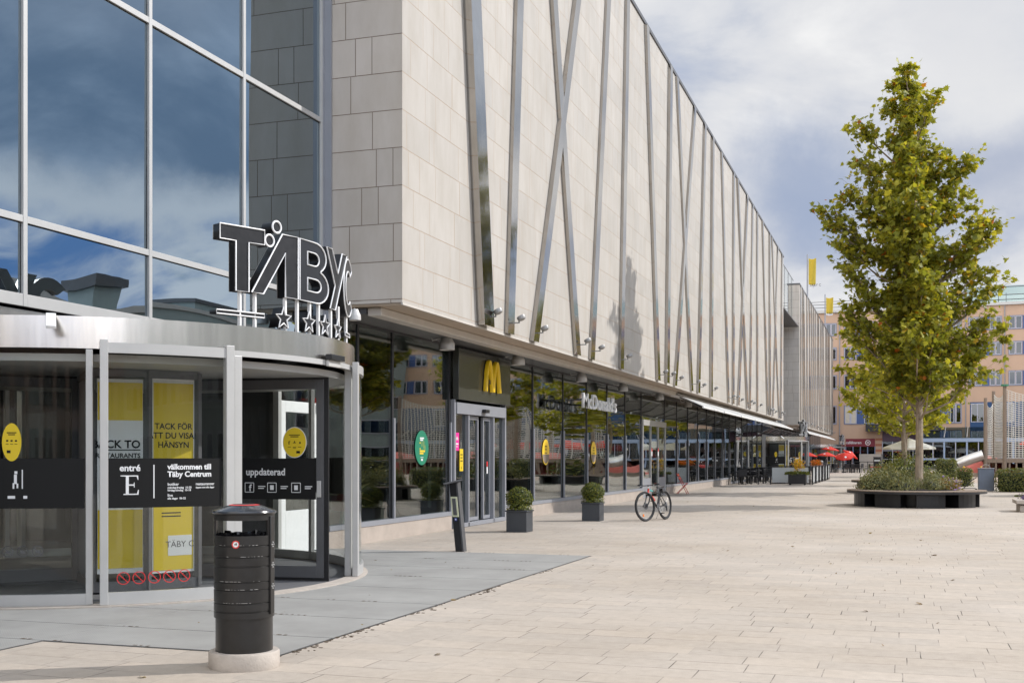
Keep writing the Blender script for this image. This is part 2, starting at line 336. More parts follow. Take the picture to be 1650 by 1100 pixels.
# ---------------------------------------------------------------- ground
def paving():
    m,nt,N=newmat('plaza slabs'); L=nt.links.new
    out=N('ShaderNodeOutputMaterial'); p=N('ShaderNodeBsdfPrincipled'); L(p.outputs[0],out.inputs[0]); p.inputs['Roughness'].default_value=.8; p.inputs['Specular IOR Level'].default_value=.3
    g=N('ShaderNodeNewGeometry'); sp=N('ShaderNodeSeparateXYZ'); L(g.outputs['Position'],sp.inputs[0])
    wob=N('ShaderNodeTexNoise',i_Scale=1.7,i_Detail=2.); L(g.outputs['Position'],wob.inputs['Vector'])
    wm=N('ShaderNodeVectorMath',operation='MULTIPLY_ADD'); wm.inputs[1].default_value=(.012,.012,0); L(wob.outputs['Color'],wm.inputs[0]); L(g.outputs['Position'],wm.inputs[2])
    sp2=N('ShaderNodeSeparateXYZ'); L(wm.outputs[0],sp2.inputs[0])
    dv=N('ShaderNodeMath',operation='DIVIDE'); L(sp2.outputs[1],dv.inputs[0]); dv.inputs[1].default_value=.35
    fl=N('ShaderNodeMath',operation='FLOOR'); L(dv.outputs[0],fl.inputs[0])
    wn=N('ShaderNodeTexWhiteNoise',noise_dimensions='1D'); L(fl.outputs[0],wn.inputs['W'])
    ml=N('ShaderNodeMath',operation='MULTIPLY_ADD'); L(wn.outputs[0],ml.inputs[0]); ml.inputs[1].default_value=2.1; L(sp2.outputs[0],ml.inputs[2])
    cb=N('ShaderNodeCombineXYZ'); L(ml.outputs[0],cb.inputs[0]); L(sp2.outputs[1],cb.inputs[1])
    def bk(w,c1,c2):
        b=N('ShaderNodeTexBrick'); b.offset=.0; b.inputs['Scale'].default_value=1; b.inputs['Brick Width'].default_value=w; b.inputs['Row Height'].default_value=.35
        b.inputs['Mortar Size'].default_value=.0045; b.inputs['Mortar Smooth'].default_value=.25; b.inputs['Color1'].default_value=(c1,c1,c1,1); b.inputs['Color2'].default_value=(c2,c2*.985,c2*.965,1); b.inputs['Mortar'].default_value=(1,1,1,1)
        L(cb.outputs[0],b.inputs['Vector']); return b
    b=bk(.56,.935,1.045)
    n1=N('ShaderNodeTexNoise',i_Scale=.22,i_Detail=6.,i_Roughness=.6); L(g.outputs['Position'],n1.inputs['Vector'])
    n2=N('ShaderNodeTexNoise',i_Scale=9.,i_Detail=6.,i_Roughness=.7); L(g.outputs['Position'],n2.inputs['Vector'])
    n4=N('ShaderNodeTexNoise',i_Scale=140.,i_Detail=3.,i_Roughness=.7); L(g.outputs['Position'],n4.inputs['Vector'])
    cr=N('ShaderNodeValToRGB'); L(n1.outputs[0],cr.inputs[0]); e=cr.color_ramp.elements
    e[0].position=.33; e[0].color=(.385,.333,.277,1); e[1].position=.66; e[1].color=(.470,.422,.372,1)
    def mul(a,v0,v1,node,lo=.3,hi=.7):
        mr=N('ShaderNodeMapRange'); mr.inputs[1].default_value=lo; mr.inputs[2].default_value=hi; mr.inputs[3].default_value=v0; mr.inputs[4].default_value=v1; L(node.outputs[0],mr.inputs[0])
        m=N('ShaderNodeMix',data_type='RGBA',blend_type='MULTIPLY'); m.inputs[0].default_value=1; L(a,m.inputs[6]); L(mr.outputs[0],m.inputs[7]); return m.outputs[2]
    c=mul(cr.outputs[0],.90,1.08,n2); c=mul(c,.86,1.12,n4)
    m1=N('ShaderNodeMix',data_type='RGBA',blend_type='MULTIPLY'); m1.inputs[0].default_value=1; L(c,m1.inputs[6]); L(b.outputs[0],m1.inputs[7])
    # sand fills many joints, others are open and dark
    n3=N('ShaderNodeTexNoise',i_Scale=1.1,i_Detail=4.,i_Roughness=.7); L(g.outputs['Position'],n3.inputs['Vector'])
    mr=N('ShaderNodeMapRange'); mr.inputs[1].default_value=.42; mr.inputs[2].default_value=.62; mr.inputs[3].default_value=.12; mr.inputs[4].default_value=.95; L(n3.outputs[0],mr.inputs[0])
    jm=N('ShaderNodeMath',operation='MULTIPLY'); L(b.outputs[1],jm.inputs[0]); L(mr.outputs[0],jm.inputs[1])
    m3=N('ShaderNodeMix',data_type='RGBA'); L(jm.outputs[0],m3.inputs[0]); L(m1.outputs[2],m3.inputs[6]); m3.inputs[7].default_value=(.05,.042,.036,1)
    # scattered stains and gum spots
    vo=N('ShaderNodeTexVoronoi',i_Scale=1.3,i_Randomness=1.); L(g.outputs['Position'],vo.inputs['Vector'])
    mv=N('ShaderNodeMapRange'); mv.inputs[1].default_value=.022; mv.inputs[2].default_value=.03; mv.inputs[3].default_value=.55; mv.inputs[4].default_value=1.; L(vo.outputs[0],mv.inputs[0])
    m4=N('ShaderNodeMix',data_type='RGBA',blend_type='MULTIPLY'); m4.inputs[0].default_value=1; L(m3.outputs[2],m4.inputs[6]); L(mv.outputs[0],m4.inputs[7]); L(m4.outputs[2],p.inputs['Base Color'])
    hs=N('ShaderNodeMath',operation='MULTIPLY_ADD'); L(n4.outputs[0],hs.inputs[0]); hs.inputs[1].default_value=.35; iv=N('ShaderNodeMath',operation='SUBTRACT'); iv.inputs[0].default_value=1; L(jm.outputs[0],iv.inputs[1]); L(iv.outputs[0],hs.inputs[2])
    bp=N('ShaderNodeBump',i_Strength=.7,i_Distance=.004); L(hs.outputs[0],bp.inputs['Height']); L(bp.outputs[0],p.inputs['Normal'])
    return m
g=MB(); g.put([(-400,-300,0),(400,-300,0),(400,600,0),(-400,600,0)],[(0,1,2,3)]); tag(g.build('ground',paving(),smooth=0),kind='structure')
def plates():
    m,nt,N=newmat('perforated metal plates'); L=nt.links.new
    out=N('ShaderNodeOutputMaterial'); p=N('ShaderNodeBsdfPrincipled'); L(p.outputs[0],out.inputs[0]); p.inputs['Roughness'].default_value=.6
    g=N('ShaderNodeNewGeometry'); 
    n=N('ShaderNodeTexNoise',i_Scale=1.2,i_Detail=7.,i_Roughness=.65); L(g.outputs['Position'],n.inputs['Vector'])
    cr=N('ShaderNodeValToRGB'); L(n.outputs[0],cr.inputs[0]); e=cr.color_ramp.elements; e[0].position=.3; e[0].color=(.255,.25,.238,1); e[1].position=.7; e[1].color=(.345,.34,.325,1)
    v=N('ShaderNodeTexVoronoi',i_Scale=38.,i_Randomness=0.); L(g.outputs['Position'],v.inputs['Vector'])
    mr=N('ShaderNodeMapRange'); mr.inputs[1].default_value=.22; mr.inputs[2].default_value=.34; mr.inputs[3].default_value=.62; mr.inputs[4].default_value=1; L(v.outputs[0],mr.inputs[0])
    m1=N('ShaderNodeMix',data_type='RGBA',blend_type='MULTIPLY'); m1.inputs[0].default_value=1; L(cr.outputs[0],m1.inputs[6]); L(mr.outputs[0],m1.inputs[7]); L(m1.outputs[2],p.inputs['Base Color'])
    b=N('ShaderNodeBump',i_Strength=.6,i_Distance=.002); L(mr.outputs[0],b.inputs['Height']); L(b.outputs[0],p.inputs['Normal']); return m
g=MB(); ys=[5.4,6.62,7.8,8.32,9.23,10.44,11.68,13.02,14.3,15.6,16.9,18.2]
for i,(a,b) in enumerate(zip(ys,ys[1:])):
    x1=-4.75 if a>=8.3 else -7.08
    xs=[-9.4,-7.085,x1] if x1>-7 else [-9.4,x1]
    for k,(p,q) in enumerate(zip(xs,xs[1:])):
        g.bx(p+.006,q-.006,a+.008,b-.008,-.01,.006)
tag(g.build('pavement',plates(),smooth=0),kind='structure')
g=MB(); g.bx(-9.42,-4.73,8.3,18.22,-.02,.0025); g.bx(-9.42,-7.06,5.4,8.3,-.02,.0025); tag(g.build('pavement_joint',M['dark'],smooth=0),kind='structure')
random.seed(4); g=MB()
for y in ys[3:]:
    for k in range(3):
        x0=random.uniform(-7.6,-5.)
        for q in range(random.randint(2,4)): x=x0+.07*q; g.bx(x,x+random.uniform(.015,.045),y+.03*random.random(),y+.045,.006,.0075)
for k in range(150):                                            # trodden dirt along the plate edge
    yc=random.choice((8.6,9.4,9.6,11.2,12.9,13.1,15.5)); y=yc+random.gauss(0,.28); x=-4.735+abs(random.gauss(0,.07))*(1 if abs(y-yc)<.25 else .3); r=random.uniform(.004,.016); g.bx(x-r,x+r,y-r*.7,y+r*.7,.0,.003+.004*random.random())
tag(g.build('dirt',mat('trodden dirt',(.10,.075,.05),.95,0,.3,20.),smooth=0),kind='stuff')
# ---------------------------------------------------------------- the stone building
GX=-9.47; ZS=4.2; ZT=15.75
def pane_mb(y0,y1,z0,z1,X,d,n=8,ty=0.,tz=0.):
    b=MB(); vs=[]
    for i in range(n+1):
        for j in range(n+1):
            u=i/n; v=j/n; k=(1-(2*u-1)**2)*(1-(2*v-1)**2)
            vs.append((X-d*k+ty*(u-.5)*(y1-y0)+tz*(v-.5)*(z1-z0),y0+(y1-y0)*u,z0+(z1-z0)*v))
    fs=[(i*(n+1)+j,(i+1)*(n+1)+j,(i+1)*(n+1)+j+1,i*(n+1)+j+1) for i in range(n) for j in range(n)]
    b.put(vs,fs); t=.024
    rim=[i*(n+1) for i in range(n+1)]+[n*(n+1)+j for j in range(1,n+1)]+[i*(n+1)+n for i in range(n-1,-1,-1)]+[j for j in range(n-1,0,-1)]
    o=len(b.v)
    b.v+=[(X-t-.008,b.v[i][1],b.v[i][2]) for i in rim]; k=len(rim)
    for i in range(k): b.f.append([rim[i],rim[(i+1)%k],o+(i+1)%k,o+i]); b.m.append(0)
    b.f.append([o+i for i in range(k)]); b.m.append(0)
    return b
def strip(root,yb,yt,w,dep,k,zb=ZS+.012,zt=ZT-.02):
    b=MB(); x0,x1=-8.01,-8+dep
    vs=[(x,y+s*w/2,z) for (y,z) in ((yb,zb),(yt,zt)) for x,s in ((x0,-1),(x1,-1),(x1,1),(x0,1))]
    b.put(vs,[(0,3,2,1),(4,5,6,7),(0,1,5,4),(1,2,6,5),(2,3,7,6),(3,0,4,7)])
    return b.build('steel_strip',M['steel'],root,smooth=0)
def spot(y,z,i):
    t=thing('facade_spotlight','small round grey spotlight on a bracket at the foot of a steel facade strip','spotlight',(-7.9,y,z),0,'spotlights at the feet of the facade strips')
    b=MB(); b.bx(-7.95,-7.70,y-.02,y+.02,z-.02,z+.02); b.bx(-7.72,-7.68,y-.03,y+.03,z-.02,z+.10); b.build('bracket',M['spot'],t)
    b=MB(); b.M=Matrix.Translation((-7.62,y,z+.17))@Matrix.Rotation(rad(-25),4,'Y'); b.lathe([(.06,-.10),(.135,-.07),(.155,0),(.155,.05),(.14,.06)],16); b.build('head',M['spot'],t)
    b=MB(); b.M=Matrix.Translation((-7.62,y,z+.17))@Matrix.Rotation(rad(-25),4,'Y'); b.lathe([(.13,.061),(.13,.066)],16); b.build('lens',M['darkgrey'],t)
    return t
B1=thing('shopping_building','long pale limestone shopping building with leaning and crossing steel strips over a glazed ground floor','building',(-8,18.1,0))
def block(root,y0,y1,xb=-30):
    b=MB(); b.mi=0; xs,xe=xb,-8.
    b.put([(xe,y0,ZS),(xe,y1,ZS),(xe,y1,ZT),(xe,y0,ZT)],[(0,1,2,3)]); b.mi=1
    b.put([(xs,y0,ZS),(xe,y0,ZS),(xe,y0,ZT),(xs,y0,ZT),(xs,y1,ZS),(xe,y1,ZS),(xe,y1,ZT),(xs,y1,ZT)],[(0,1,2,3),(5,4,7,6),(4,0,3,7),(3,2,6,7),(1,0,4,5)])
    b.build('wall',[M['stone_f'],M['stone_r']],root,smooth=0,fix=False)
    b=MB(); b.bx(xs-.02,-7.955,y0-.04,y1+.04,ZT+.003,ZT+.12); b.build('roof_edge',M['darkgrey'],root,smooth=0)
    b=MB(); b.bx(-9.6,-8.03,y0+.03,y1-.03,ZS-.035,ZS-.004)
    b.build('soffit',M['soffit'],root,smooth=0)
    b=MB(); b.bx(-8.028,-7.99,y0+.002,y1,ZS-.04,ZS-.003); b.build('drip_edge',M['beige'],root,smooth=0)
block(B1,18.1,85.)
b=MB(); b.M=Matrix.Translation((-9.47,18.07,0)); b.bx(0.0,.17,-.05,.0,3.37,ZT); b.bx(0.02,.05,-.09,-.05,3.37,ZT); b.build('corner_gutter',M['alu2'],B1,smooth=0)
SY=[(22.04,20.6),(23.64,24.68),(29.13,26.15),(25.38,30.04),(30.63,32.69),(34.1,34.97),(39.68,37.78),(41.26,41.9),(46.51,43.31),(42.86,47.2),(48.03,49.74),(51.36,51.87),(56.89,54.67),(58.52,58.77),(64.1,60.17),(60.29,64.08),(65.28,66.58),(68.71,68.71),(74.14,71.4),(75.45,75.38),(81.32,76.91),(77.2,80.54),(82.44,83.51)]
spot0=None
for i,(yb,yt) in enumerate(SY):
    first=i==0
    strip(B1,yb,yt,.58 if first else .40+.03*(i%3==1),.17 if first else .075+.011*(i%4),i)
    p=(-7.9,yb+(.12 if i%2 else .2),ZS+.22+.04*(i%3))
    if spot0 is None: spot0=spot(p[1],p[2],i)
    else: dup(spot0,p)
spot0.scale=(.62,.62,.62)
for o_ in [o for o in bpy.data.objects if o.name.startswith('facade_spotlight')]: o_.scale=(.62,.62,.62)
# ground floor: plinth, frames, panes
MY=[19.4,20.94,23.95]; MY2=[27.63,30.1,33.08,35.79,38.5,41.21,43.96]; MY3=[48.6,51.4,54.2,57.,59.75,62.5,65.25,68.0,70.75,73.5,76.25,79.0,81.75,84.6]
b=MB()
for a,c in ((18.15,23.95),(27.63,43.96),(48.6,68.05)): b.bx(-9.75,-9.40,a,c,0,.30)
b.build('plinth',M['plinth'],B1,smooth=0)
b=MB()
for a,c in ((18.15,23.99),(27.59,44.0),(48.56,68.05)): b.bx(-9.60,-9.385,a,c,.303,.39)
b.bx(-9.58,-9.40,68.05,84.6,.004,.12)
b.build('sill_frame',M['alu2'],B1,smooth=0)
b=MB(); b.bx(-9.6,-9.44,18.15,84.8,4.02,4.16); b.build('head_frame',M['dark'],B1,smooth=0)
mull=None
def mullion(y,z0=.392,z1=4.02,w=.07):
    b=MB(); b.bx(GX-.09,GX+.02,y-w/2,y+w/2,z0,z1); b.mi=1; b.bx(GX+.021,GX+.06,y-.028,y+.028,z0,min(2.35,z1)); b.build('mullion',[M['dark'],M['alu2']],B1,smooth=0)
    
for y in MY[:2]+MY2[1:]+MY3[1:8]: mullion(y)
for y in (23.96,27.62,48.58): mullion(y,.004,4.02,.09)
for y in MY3[8:]: mullion(y,.12)
random.seed(5)
panes=[]
def shop(y0,y1,z0=.392,d=None):
    d=random.uniform(-.002,.007) if d is None else d
    o=pane_mb(y0+.03,y1-.03,z0,4.02,GX,d).build('window',M['gl_shop'],B1,smooth=60); panes.append((y0,y1,o)); return o
PD={30.1:.004,33.08:.007,35.79:.008,38.5:.008,41.21:.007,20.94:.003,18.15:.002}
for L_ in ([18.15]+MY,MY2,MY3[:8]):
    for a,c in zip(L_,L_[1:]): shop(a,c,d=PD.get(a))
for a,c in zip(MY3[7:],MY3[8:]): shop(a,c,.12)
# interior of the shops
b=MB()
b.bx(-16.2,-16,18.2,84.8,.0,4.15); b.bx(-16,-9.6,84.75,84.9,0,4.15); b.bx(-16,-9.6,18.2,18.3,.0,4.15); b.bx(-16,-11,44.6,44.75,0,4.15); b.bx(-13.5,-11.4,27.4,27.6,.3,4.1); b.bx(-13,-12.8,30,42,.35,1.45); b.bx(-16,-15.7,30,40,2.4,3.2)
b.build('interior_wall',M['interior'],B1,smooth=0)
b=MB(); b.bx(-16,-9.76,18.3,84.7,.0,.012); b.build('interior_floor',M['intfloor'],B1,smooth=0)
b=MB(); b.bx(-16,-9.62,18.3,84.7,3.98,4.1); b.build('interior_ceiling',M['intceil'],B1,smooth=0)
b=MB()
for k in range(12): b.bx(-11.5,-10.9,20+k*5,21.4+k*5,3.96,3.975)
b.build('ceiling_panel',M['offwhite'],B1,smooth=0)
# awning housing along the soffit
b=MB(); b.bx(-8.74,-8.48,18.3,46.3,4.02,ZS-.04); b.build('awning_housing',M['beige'],B1,bevel=.015,smooth=0)
b=MB(); b.bx(-9.44,-8.76,18.3,46.3,4.06,4.155); b.build('gap_strip',M['darkgrey'],B1,smooth=0)  # dark grey strip filling the gap between awning housing and glass
# stickers on the shop panes
def disc(rx,ry,n=28): return [(rx*math.cos(2*PI*i/n),ry*math.sin(2*PI*i/n)) for i in range(n)]
def on_facade(y,z,x=GX+.012): return frame_M((x,y,z),(0,1,0),(0,0,1))
def bars(spec): # little printed lines (y, z, width, height)
    b=MB()
    for x,y,w,h in spec: b.put([(x-w/2,y-h/2,0),(x+w/2,y-h/2,0),(x+w/2,y+h/2,0),(x-w/2,y+h/2,0)],[(0,1,2,3)])
    me=bpy.data.meshes.new('bars'); me.from_pydata(b.v,[],b.f); return me
def win_at(y): return [o for a,c,o in panes if a<=y<=c][0]
gy=22.4; w=win_at(gy)
s=mesh_obj('sticker',curve_mesh([disc(.36,.36)],.002),M['green'],w,on_facade(gy,1.78)@Matrix.Diagonal((1,1.0,1,1)))
mesh_obj('print',merge([bars([(0,.20,.22,.03),(-.02,.16,.16,.03),(0,-.2,.16,.012),(.0,-.25,.1,.04)])]),M['paper'],w,on_facade(gy,1.78,GX+.016))
mesh_obj('lettering',bars([(-.1,.1,.05,.03),(-.1,-.02,.04,.03),(.02,-.07,.28,.04),(-.02,-.12,.2,.03),(.1,.06,.012,.16),(.0,.08,.012,.1),(.16,.0,.012,.1)]),M['gold'],w,on_facade(gy,1.78,GX+.016))
for yy in (31.3,36.65):
    w=win_at(yy); z=1.72
    mesh_obj('sticker',curve_mesh([disc(.34,.36)],.002),M['gold'],w,on_facade(yy,z))
    mesh_obj('print',bars([(0,.16,.2,.03),(-.05,.08,.05,.05),(.05,.08,.05,.05),(0,-.02,.26,.02)]),M['ink'],w,on_facade(yy,z,GX+.016))
    mesh_obj('picture',curve_mesh([[(.32*math.cos(PI+PI*i/14),-.06+.26*math.sin(PI+PI*i/14)) for i in range(15)]],.001),M['wood'],w,on_facade(yy,z,GX+.0155))
# the restaurant's sliding door
D1=thing('sliding_door','grey framed glass sliding door with pink and yellow notices under the big black sign panel','door',(-9.4,25.8,0))
b=MB(); a,c=24.02,27.57
b.bx(-9.5,-9.36,a,a+.09,.006,2.86); b.bx(-9.5,-9.36,c-.09,c,.006,2.86); b.bx(-9.5,-9.33,a+.09,c-.09,2.55,2.80); b.bx(-9.5,-9.36,a+.88,a+.95,.006,2.55); b.bx(-9.5,-9.36,c-.95,c-.88,.006,2.55); b.bx(-9.5,-9.36,a+.09,c-.09,.006,.10)
b.build('frame',M['alu2'],D1,bevel=.006,smooth=0)
for y0,y1,x in ((a+.1,a+.87,-9.44),(c-.87,c-.1,-9.44)): pane_mb(y0,y1,.11,2.54,x,.002).build('side_light',M['gl_shop'],D1,smooth=60)
for y0,y1 in ((a+.96,(a+c)/2-.02),((a+c)/2+.30,c-.96)):
    b=MB(); x=-9.47; b.bx(x-.03,x+.03,y0,y0+.06,.12,2.53); b.bx(x-.03,x+.03,y1-.06,y1,.12,2.53); b.bx(x-.03,x+.03,y0+.06,y1-.06,.12,.2); b.bx(x-.03,x+.03,y0+.06,y1-.06,2.45,2.53)
    o=b.build('door_leaf',M['alu2'],D1,smooth=0); pane_mb(y0+.06,y1-.06,.2,2.45,x,.001).build('pane',M['gl_shop'],o,smooth=60)
b=MB(); b.bx(-9.33,-9.23,25.72,25.98,2.62,2.70); b.build('motion_sensor',M['black'],D1,bevel=.01)
FA=lambda y,z: on_facade(y,z,-9.43)
mesh_obj('notice',curve_mesh([[(-.17,-.2),(.17,-.2),(.17,.2),(-.17,.2)]],.002),M['pink'],D1,FA(24.30,1.93)); mesh_obj('lettering',merge([text_mesh('Hela',.12,align='CENTER',bold=.003),bars([(0,-.09,.24,.035),(0,-.15,.2,.015)])]),M['paper'],D1,on_facade(24.30,1.97,-9.425))
mesh_obj('notice',curve_mesh([[(-.11,-.25),(.11,-.25),(.11,.25),(-.11,.25)]],.002),M['yellow'],D1,FA(24.62,1.52)); mesh_obj('lettering',bars([(0,.12,.14,.02),(0,.05,.12,.02),(0,-.02,.14,.02),(0,-.18,.02,.05)]),M['ink'],D1,on_facade(24.62,1.52,-9.425))
mesh_obj('notice',curve_mesh([[(-.04,-.16),(.04,-.16),(.04,.0),(-.04,.0)]],.002),M['paper'],D1,on_facade(26.35,1.35,-9.43)); mesh_obj('notice',curve_mesh([[(-.04,.0),(.04,.0),(.04,.12),(-.04,.12)]],.002),M['red'],D1,on_facade(26.35,1.36,-9.43))
# sign panel with the arches
S1=thing('sign_panel','olive black glossy sign panel with raised golden arches above the sliding door','sign',(-9.3,25.85,2.85))
M['signgloss']=mat('dark olive enamel',(.075,.078,.068),.16,.35,.1,1.2,.0012,1.6)
b=MB(); b.bx(-9.42,-9.27,24.05,27.62,2.86,4.0); b.build('board',M['signgloss'],S1,bevel=.012)
def arch_m(y,z,w,h,x):
    pts=[];n=12
    for k in (0,1):
        for i in range(n+1):
            t=i/n; u=t*2-1; yy=y-w/2+w*(k*.5+.5*t); zz=z+h*(1-abs(u)**2.6)-(.12*h*0)
            if (k==0 and u>0) or (k==1 and u<0): zz=z+h*(.06+.94*(1-abs(u)**2.6))
            pts.append((x,yy,zz))
    return pts
b=MB(); Y0,Z0,AW,AH=26.12,3.12,1.04,.71
for k in (0,1):
    pts=[]
    for i in range(25):
        u=i/12-1; pts.append((Y0-AW/4*(1.0 if k==0 else -1.0)+u*AW/4*.88, Z0+AH*(1-abs(u)**2.3)))
    vs=[]; n=len(pts)
    for i,(y,z) in enumerate(pts):
        q0=Vector(pts[max(i-1,0)]);q1=Vector(pts[min(i+1,n-1)]); d=(q1-q0).normalized(); nn=Vector((-d.y,d.x)); hw=.046 if abs(i-12)>4 else .040
        for sgn,x in ((1,-9.25),(1,-9.20),(.55,-9.165),(-.55,-9.165),(-1,-9.20),(-1,-9.25)): vs.append((x,y+nn.x*hw*sgn,z+nn.y*hw*sgn))
    fs=[(6*i+j,6*i+(j+1)%6,6*i+6+(j+1)%6,6*i+6+j) for i in range(n-1) for j in range(6)]+[tuple(range(6)),tuple(range(6*n-6,6*n))]
    b.put(vs,fs)
b.build('golden_arches',M['gold'],S1,smooth=40)
b=MB(); b.bx(-9.28,-9.22,25.9,26.35,3.3,3.4); b.build('standoff',M['dark'],S1,smooth=0)
S2=thing('lettering_sign','white raised restaurant name letters on a rail in front of the shop windows','sign',(-9.2,37,3.1))
qa=at_x(938,657,-8.8); qb=at_x(992,663,-8.8); me=text_mesh("McDonald's",.64,.03,'LEFT',.010); wd=max(v.co.x for v in me.vertices)-min(v.co.x for v in me.vertices); me.transform(Matrix.Diagonal(((qb.y-qa.y)/wd,.96,1,1))); mesh_obj('lettering',me,M['white'],S2,frame_M((-8.8,qa.y,qa.z+.02),(0,1,0),(0,0,1)))
b=MB(); b.bx(-8.93,-8.87,qa.y-.1,qb.y+.1,3.24,3.28); b.bx(-9.42,-8.93,qa.y+.4,qa.y+.45,3.24,3.28); b.bx(-9.42,-8.93,qb.y-.45,qb.y-.4,3.24,3.28); b.build('rail',M['darkgrey'],S2,smooth=0)
# bell lamps under the soffit
lamp0=None
for i,(px,py) in enumerate([(720,552),(835,578),(937,607),(1004,623),(1063,638),(1109,650)]):
    y=at_x(px,py,-8.95).y; z=at_x(px,py,-8.95).z
    if lamp0 is None:
        lamp0=thing('soffit_lamp','grey bell shaped lamp hanging under the soffit before the shop windows','lamp',(-8.95,y,z),0,'bell lamps under the soffit')
        b=MB(); b.M=Matrix.Translation((-8.95,y,z)); b.lathe([(.05,.16),(.09,.15),(.115,.08),(.155,.0),(.165,-.03),(.165,-.15),(.15,-.155),(.14,-.10),(.0,-.09)],20); b.build('shade',M['offwhite'],lamp0)
        b=MB(); b.path([(-9.3,y-.05,z+.17),(-9.25,y-.05,z+.05),(-9.1,y,z+.1),(-8.95,y,z+.17)],.018,8); b.build('bracket',M['offwhite'],lamp0)
    else: dup(lamp0,(-8.95,y,z))
p=at_x(572,512,-8.6); dup(lamp0,(-8.6,p.y,p.z+.05),label='grey bell shaped lamp under the building corner, just behind the black letter sign',scale=(.6,.6,.6))
# awnings
M['awn']=mat('pale awning canvas',(.46,.455,.44),.8,0,.06,3.)
aw0=None
for i,y in enumerate([45.9,51.6,57.3,63.,68.7,74.4,80.1, 101.,107.,113.,119.,125.,131.,137.]):
    if aw0 is None:
        aw0=thing('awning','open pale canvas awning sloping out over the shop windows','awning',(-8.5,y,4.0),0,'row of open awnings along the shopfronts')
        b=MB(); b.put([(-8.5,y,4.08),(-7.4,y,3.58),(-7.4,y+5.4,3.58),(-8.5,y+5.4,4.08),(-8.5,y,4.06),(-7.4,y,3.56),(-7.4,y+5.4,3.56),(-8.5,y+5.4,4.06)],[(0,1,2,3),(7,6,5,4),(0,4,5,1),(1,5,6,2),(2,6,7,3),(3,7,4,0)]); b.build('canvas',M['awn'],aw0,smooth=0)
        b=MB(); b.bx(-7.44,-7.37,y-.02,y+5.42,3.50,3.57); b.bx(-8.7,-8.48,y-.02,y+5.42,3.98,4.12); b.build('front_bar',M['white'],aw0,bevel=.01)
        for s in (.9,4.5):
            b=MB(); b.path([(-8.5,y+s,3.98),(-7.95,y+s+.6,3.72),(-7.44,y+s,3.52)],.025,6); b.build('arm',M['darkgrey'],aw0)
    else: dup(aw0,(-8.5,y,4.0))
# porch door of the middle shop
D2=thing('glazed_porch','white framed glazed porch door set between the tall shop windows','door',(-9.3,46.2,0))
b=MB(); y0,y1=44.0,48.55; x0,x1=-9.58,-9.40
for y in (y0+.02,y0+1.5,y0+3.0,y1-.08): b.bx(x1-.08,x1,y,y+.08,.006,2.8)
b.bx(x1-.10,x1+.02,y0,y1,2.8,3.02); b.bx(x0,x1-.1,y0,y0+.06,.006,2.8); b.bx(x0,x1-.1,y1-.06,y1,.006,2.8)
b.build('frame',M['alu'],D2,bevel=.006,smooth=0)
for k,(a,c) in enumerate(((y0+.1,y0+1.5),(y0+1.58,y0+3.0),(y0+3.08,y1-.08))): 
    o=pane_mb(a,c,.75 if k!=1 else .1,2.8,x1-.04,.002).build('pane',M['gl_shop'],D2,smooth=60)
    if k!=1: b=MB(); b.bx(x1-.07,x1-.02,a,c,.006,.75); b.build('lower_panel',M['alu2'],D2,smooth=0)
pane_mb(43.99,48.56,3.03,4.02,GX,.003).build('fanlight',M['gl_shop'],D2,smooth=60)
for y in (y0+1.62,y0+2.9):
    b=MB(); b.bx(x1+.002,x1+.008,y-.09,y+.09,1.62,1.95); b.build('notice',M['paper'],D2,smooth=0); b=MB(); b.bx(x1+.0085,x1+.011,y-.09,y+.09,1.8,1.95); b.build('notice',M['red'],D2,smooth=0)
    b=MB(); b.path([(x1,y,.95),(x1+.07,y,.95),(x1+.07,y,1.35),(x1,y,1.35)],.016,8); b.build('handle',M['steel'],D2)
# ---------------------------------------------------------------- curtain wall on the left
B2=thing('glass_building','tall left hand glass front with silver mullions reflecting the cloudy sky','building',(-9.47,9.7,0))
YC=[-5.5+2.333*k for k in range(0)]; YC=[17.95,15.47,13.14,10.81,8.48,6.15,3.82,1.49]; ZC=[3.37,4.29,7.36,10.43,13.5,16.6]
random.seed(3)
for a,c in zip(YC[1:],YC): 
    for z0,z1 in zip(ZC,ZC[1:]):
        pane_mb(a+.035,c-.035,z0+.05,z1-.05,GX,random.uniform(-.003,.005),8,random.uniform(-.0025,.0025),random.uniform(-.002,.002)).build('window',M['gl_wall'],B2,smooth=60)
for y in YC:
    b=MB(); b.bx(GX+.002,GX+.04,y-.033,y+.033,3.30,16.7); b.mi=1; b.bx(GX-.10,GX,y-.045,y+.045,3.30,16.7); b.build('mullion',[M['alu'],M['dark']],B2,bevel=.004,smooth=0)
for z in ZC:
    for a,c in zip(YC[1:],YC):
        b=MB(); h=.04 if z>3.4 else .07; b.bx(GX+.002,GX+.036,a+.036,c-.036,z-h,z+h); b.mi=1; b.bx(GX-.10,GX,a+.046,c-.046,z-h,z+h); b.build('transom',[M['alu'],M['dark']],B2,bevel=.004,smooth=0)
b=MB(); b.bx(-9.9,-9.44,1.4,9.6,2.95,3.27); b.bx(-9.9,-9.44,16.5,17.95,2.95,3.27); b.bx(-9.9,-9.50,9.6,16.5,3.10,3.27); b.build('steel_band',M['brushed'],B2,smooth=0)
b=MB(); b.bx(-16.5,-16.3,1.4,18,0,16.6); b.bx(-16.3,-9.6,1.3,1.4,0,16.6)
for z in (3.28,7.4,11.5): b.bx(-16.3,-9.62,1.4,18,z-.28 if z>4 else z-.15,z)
b.bx(-16.3,-9.5,17.98,18.05,0,16.6); b.bx(-16.5,-9.4,1.3,18.05,16.7,16.9); b.build('interior_wall',M['interior'],B2,smooth=0)
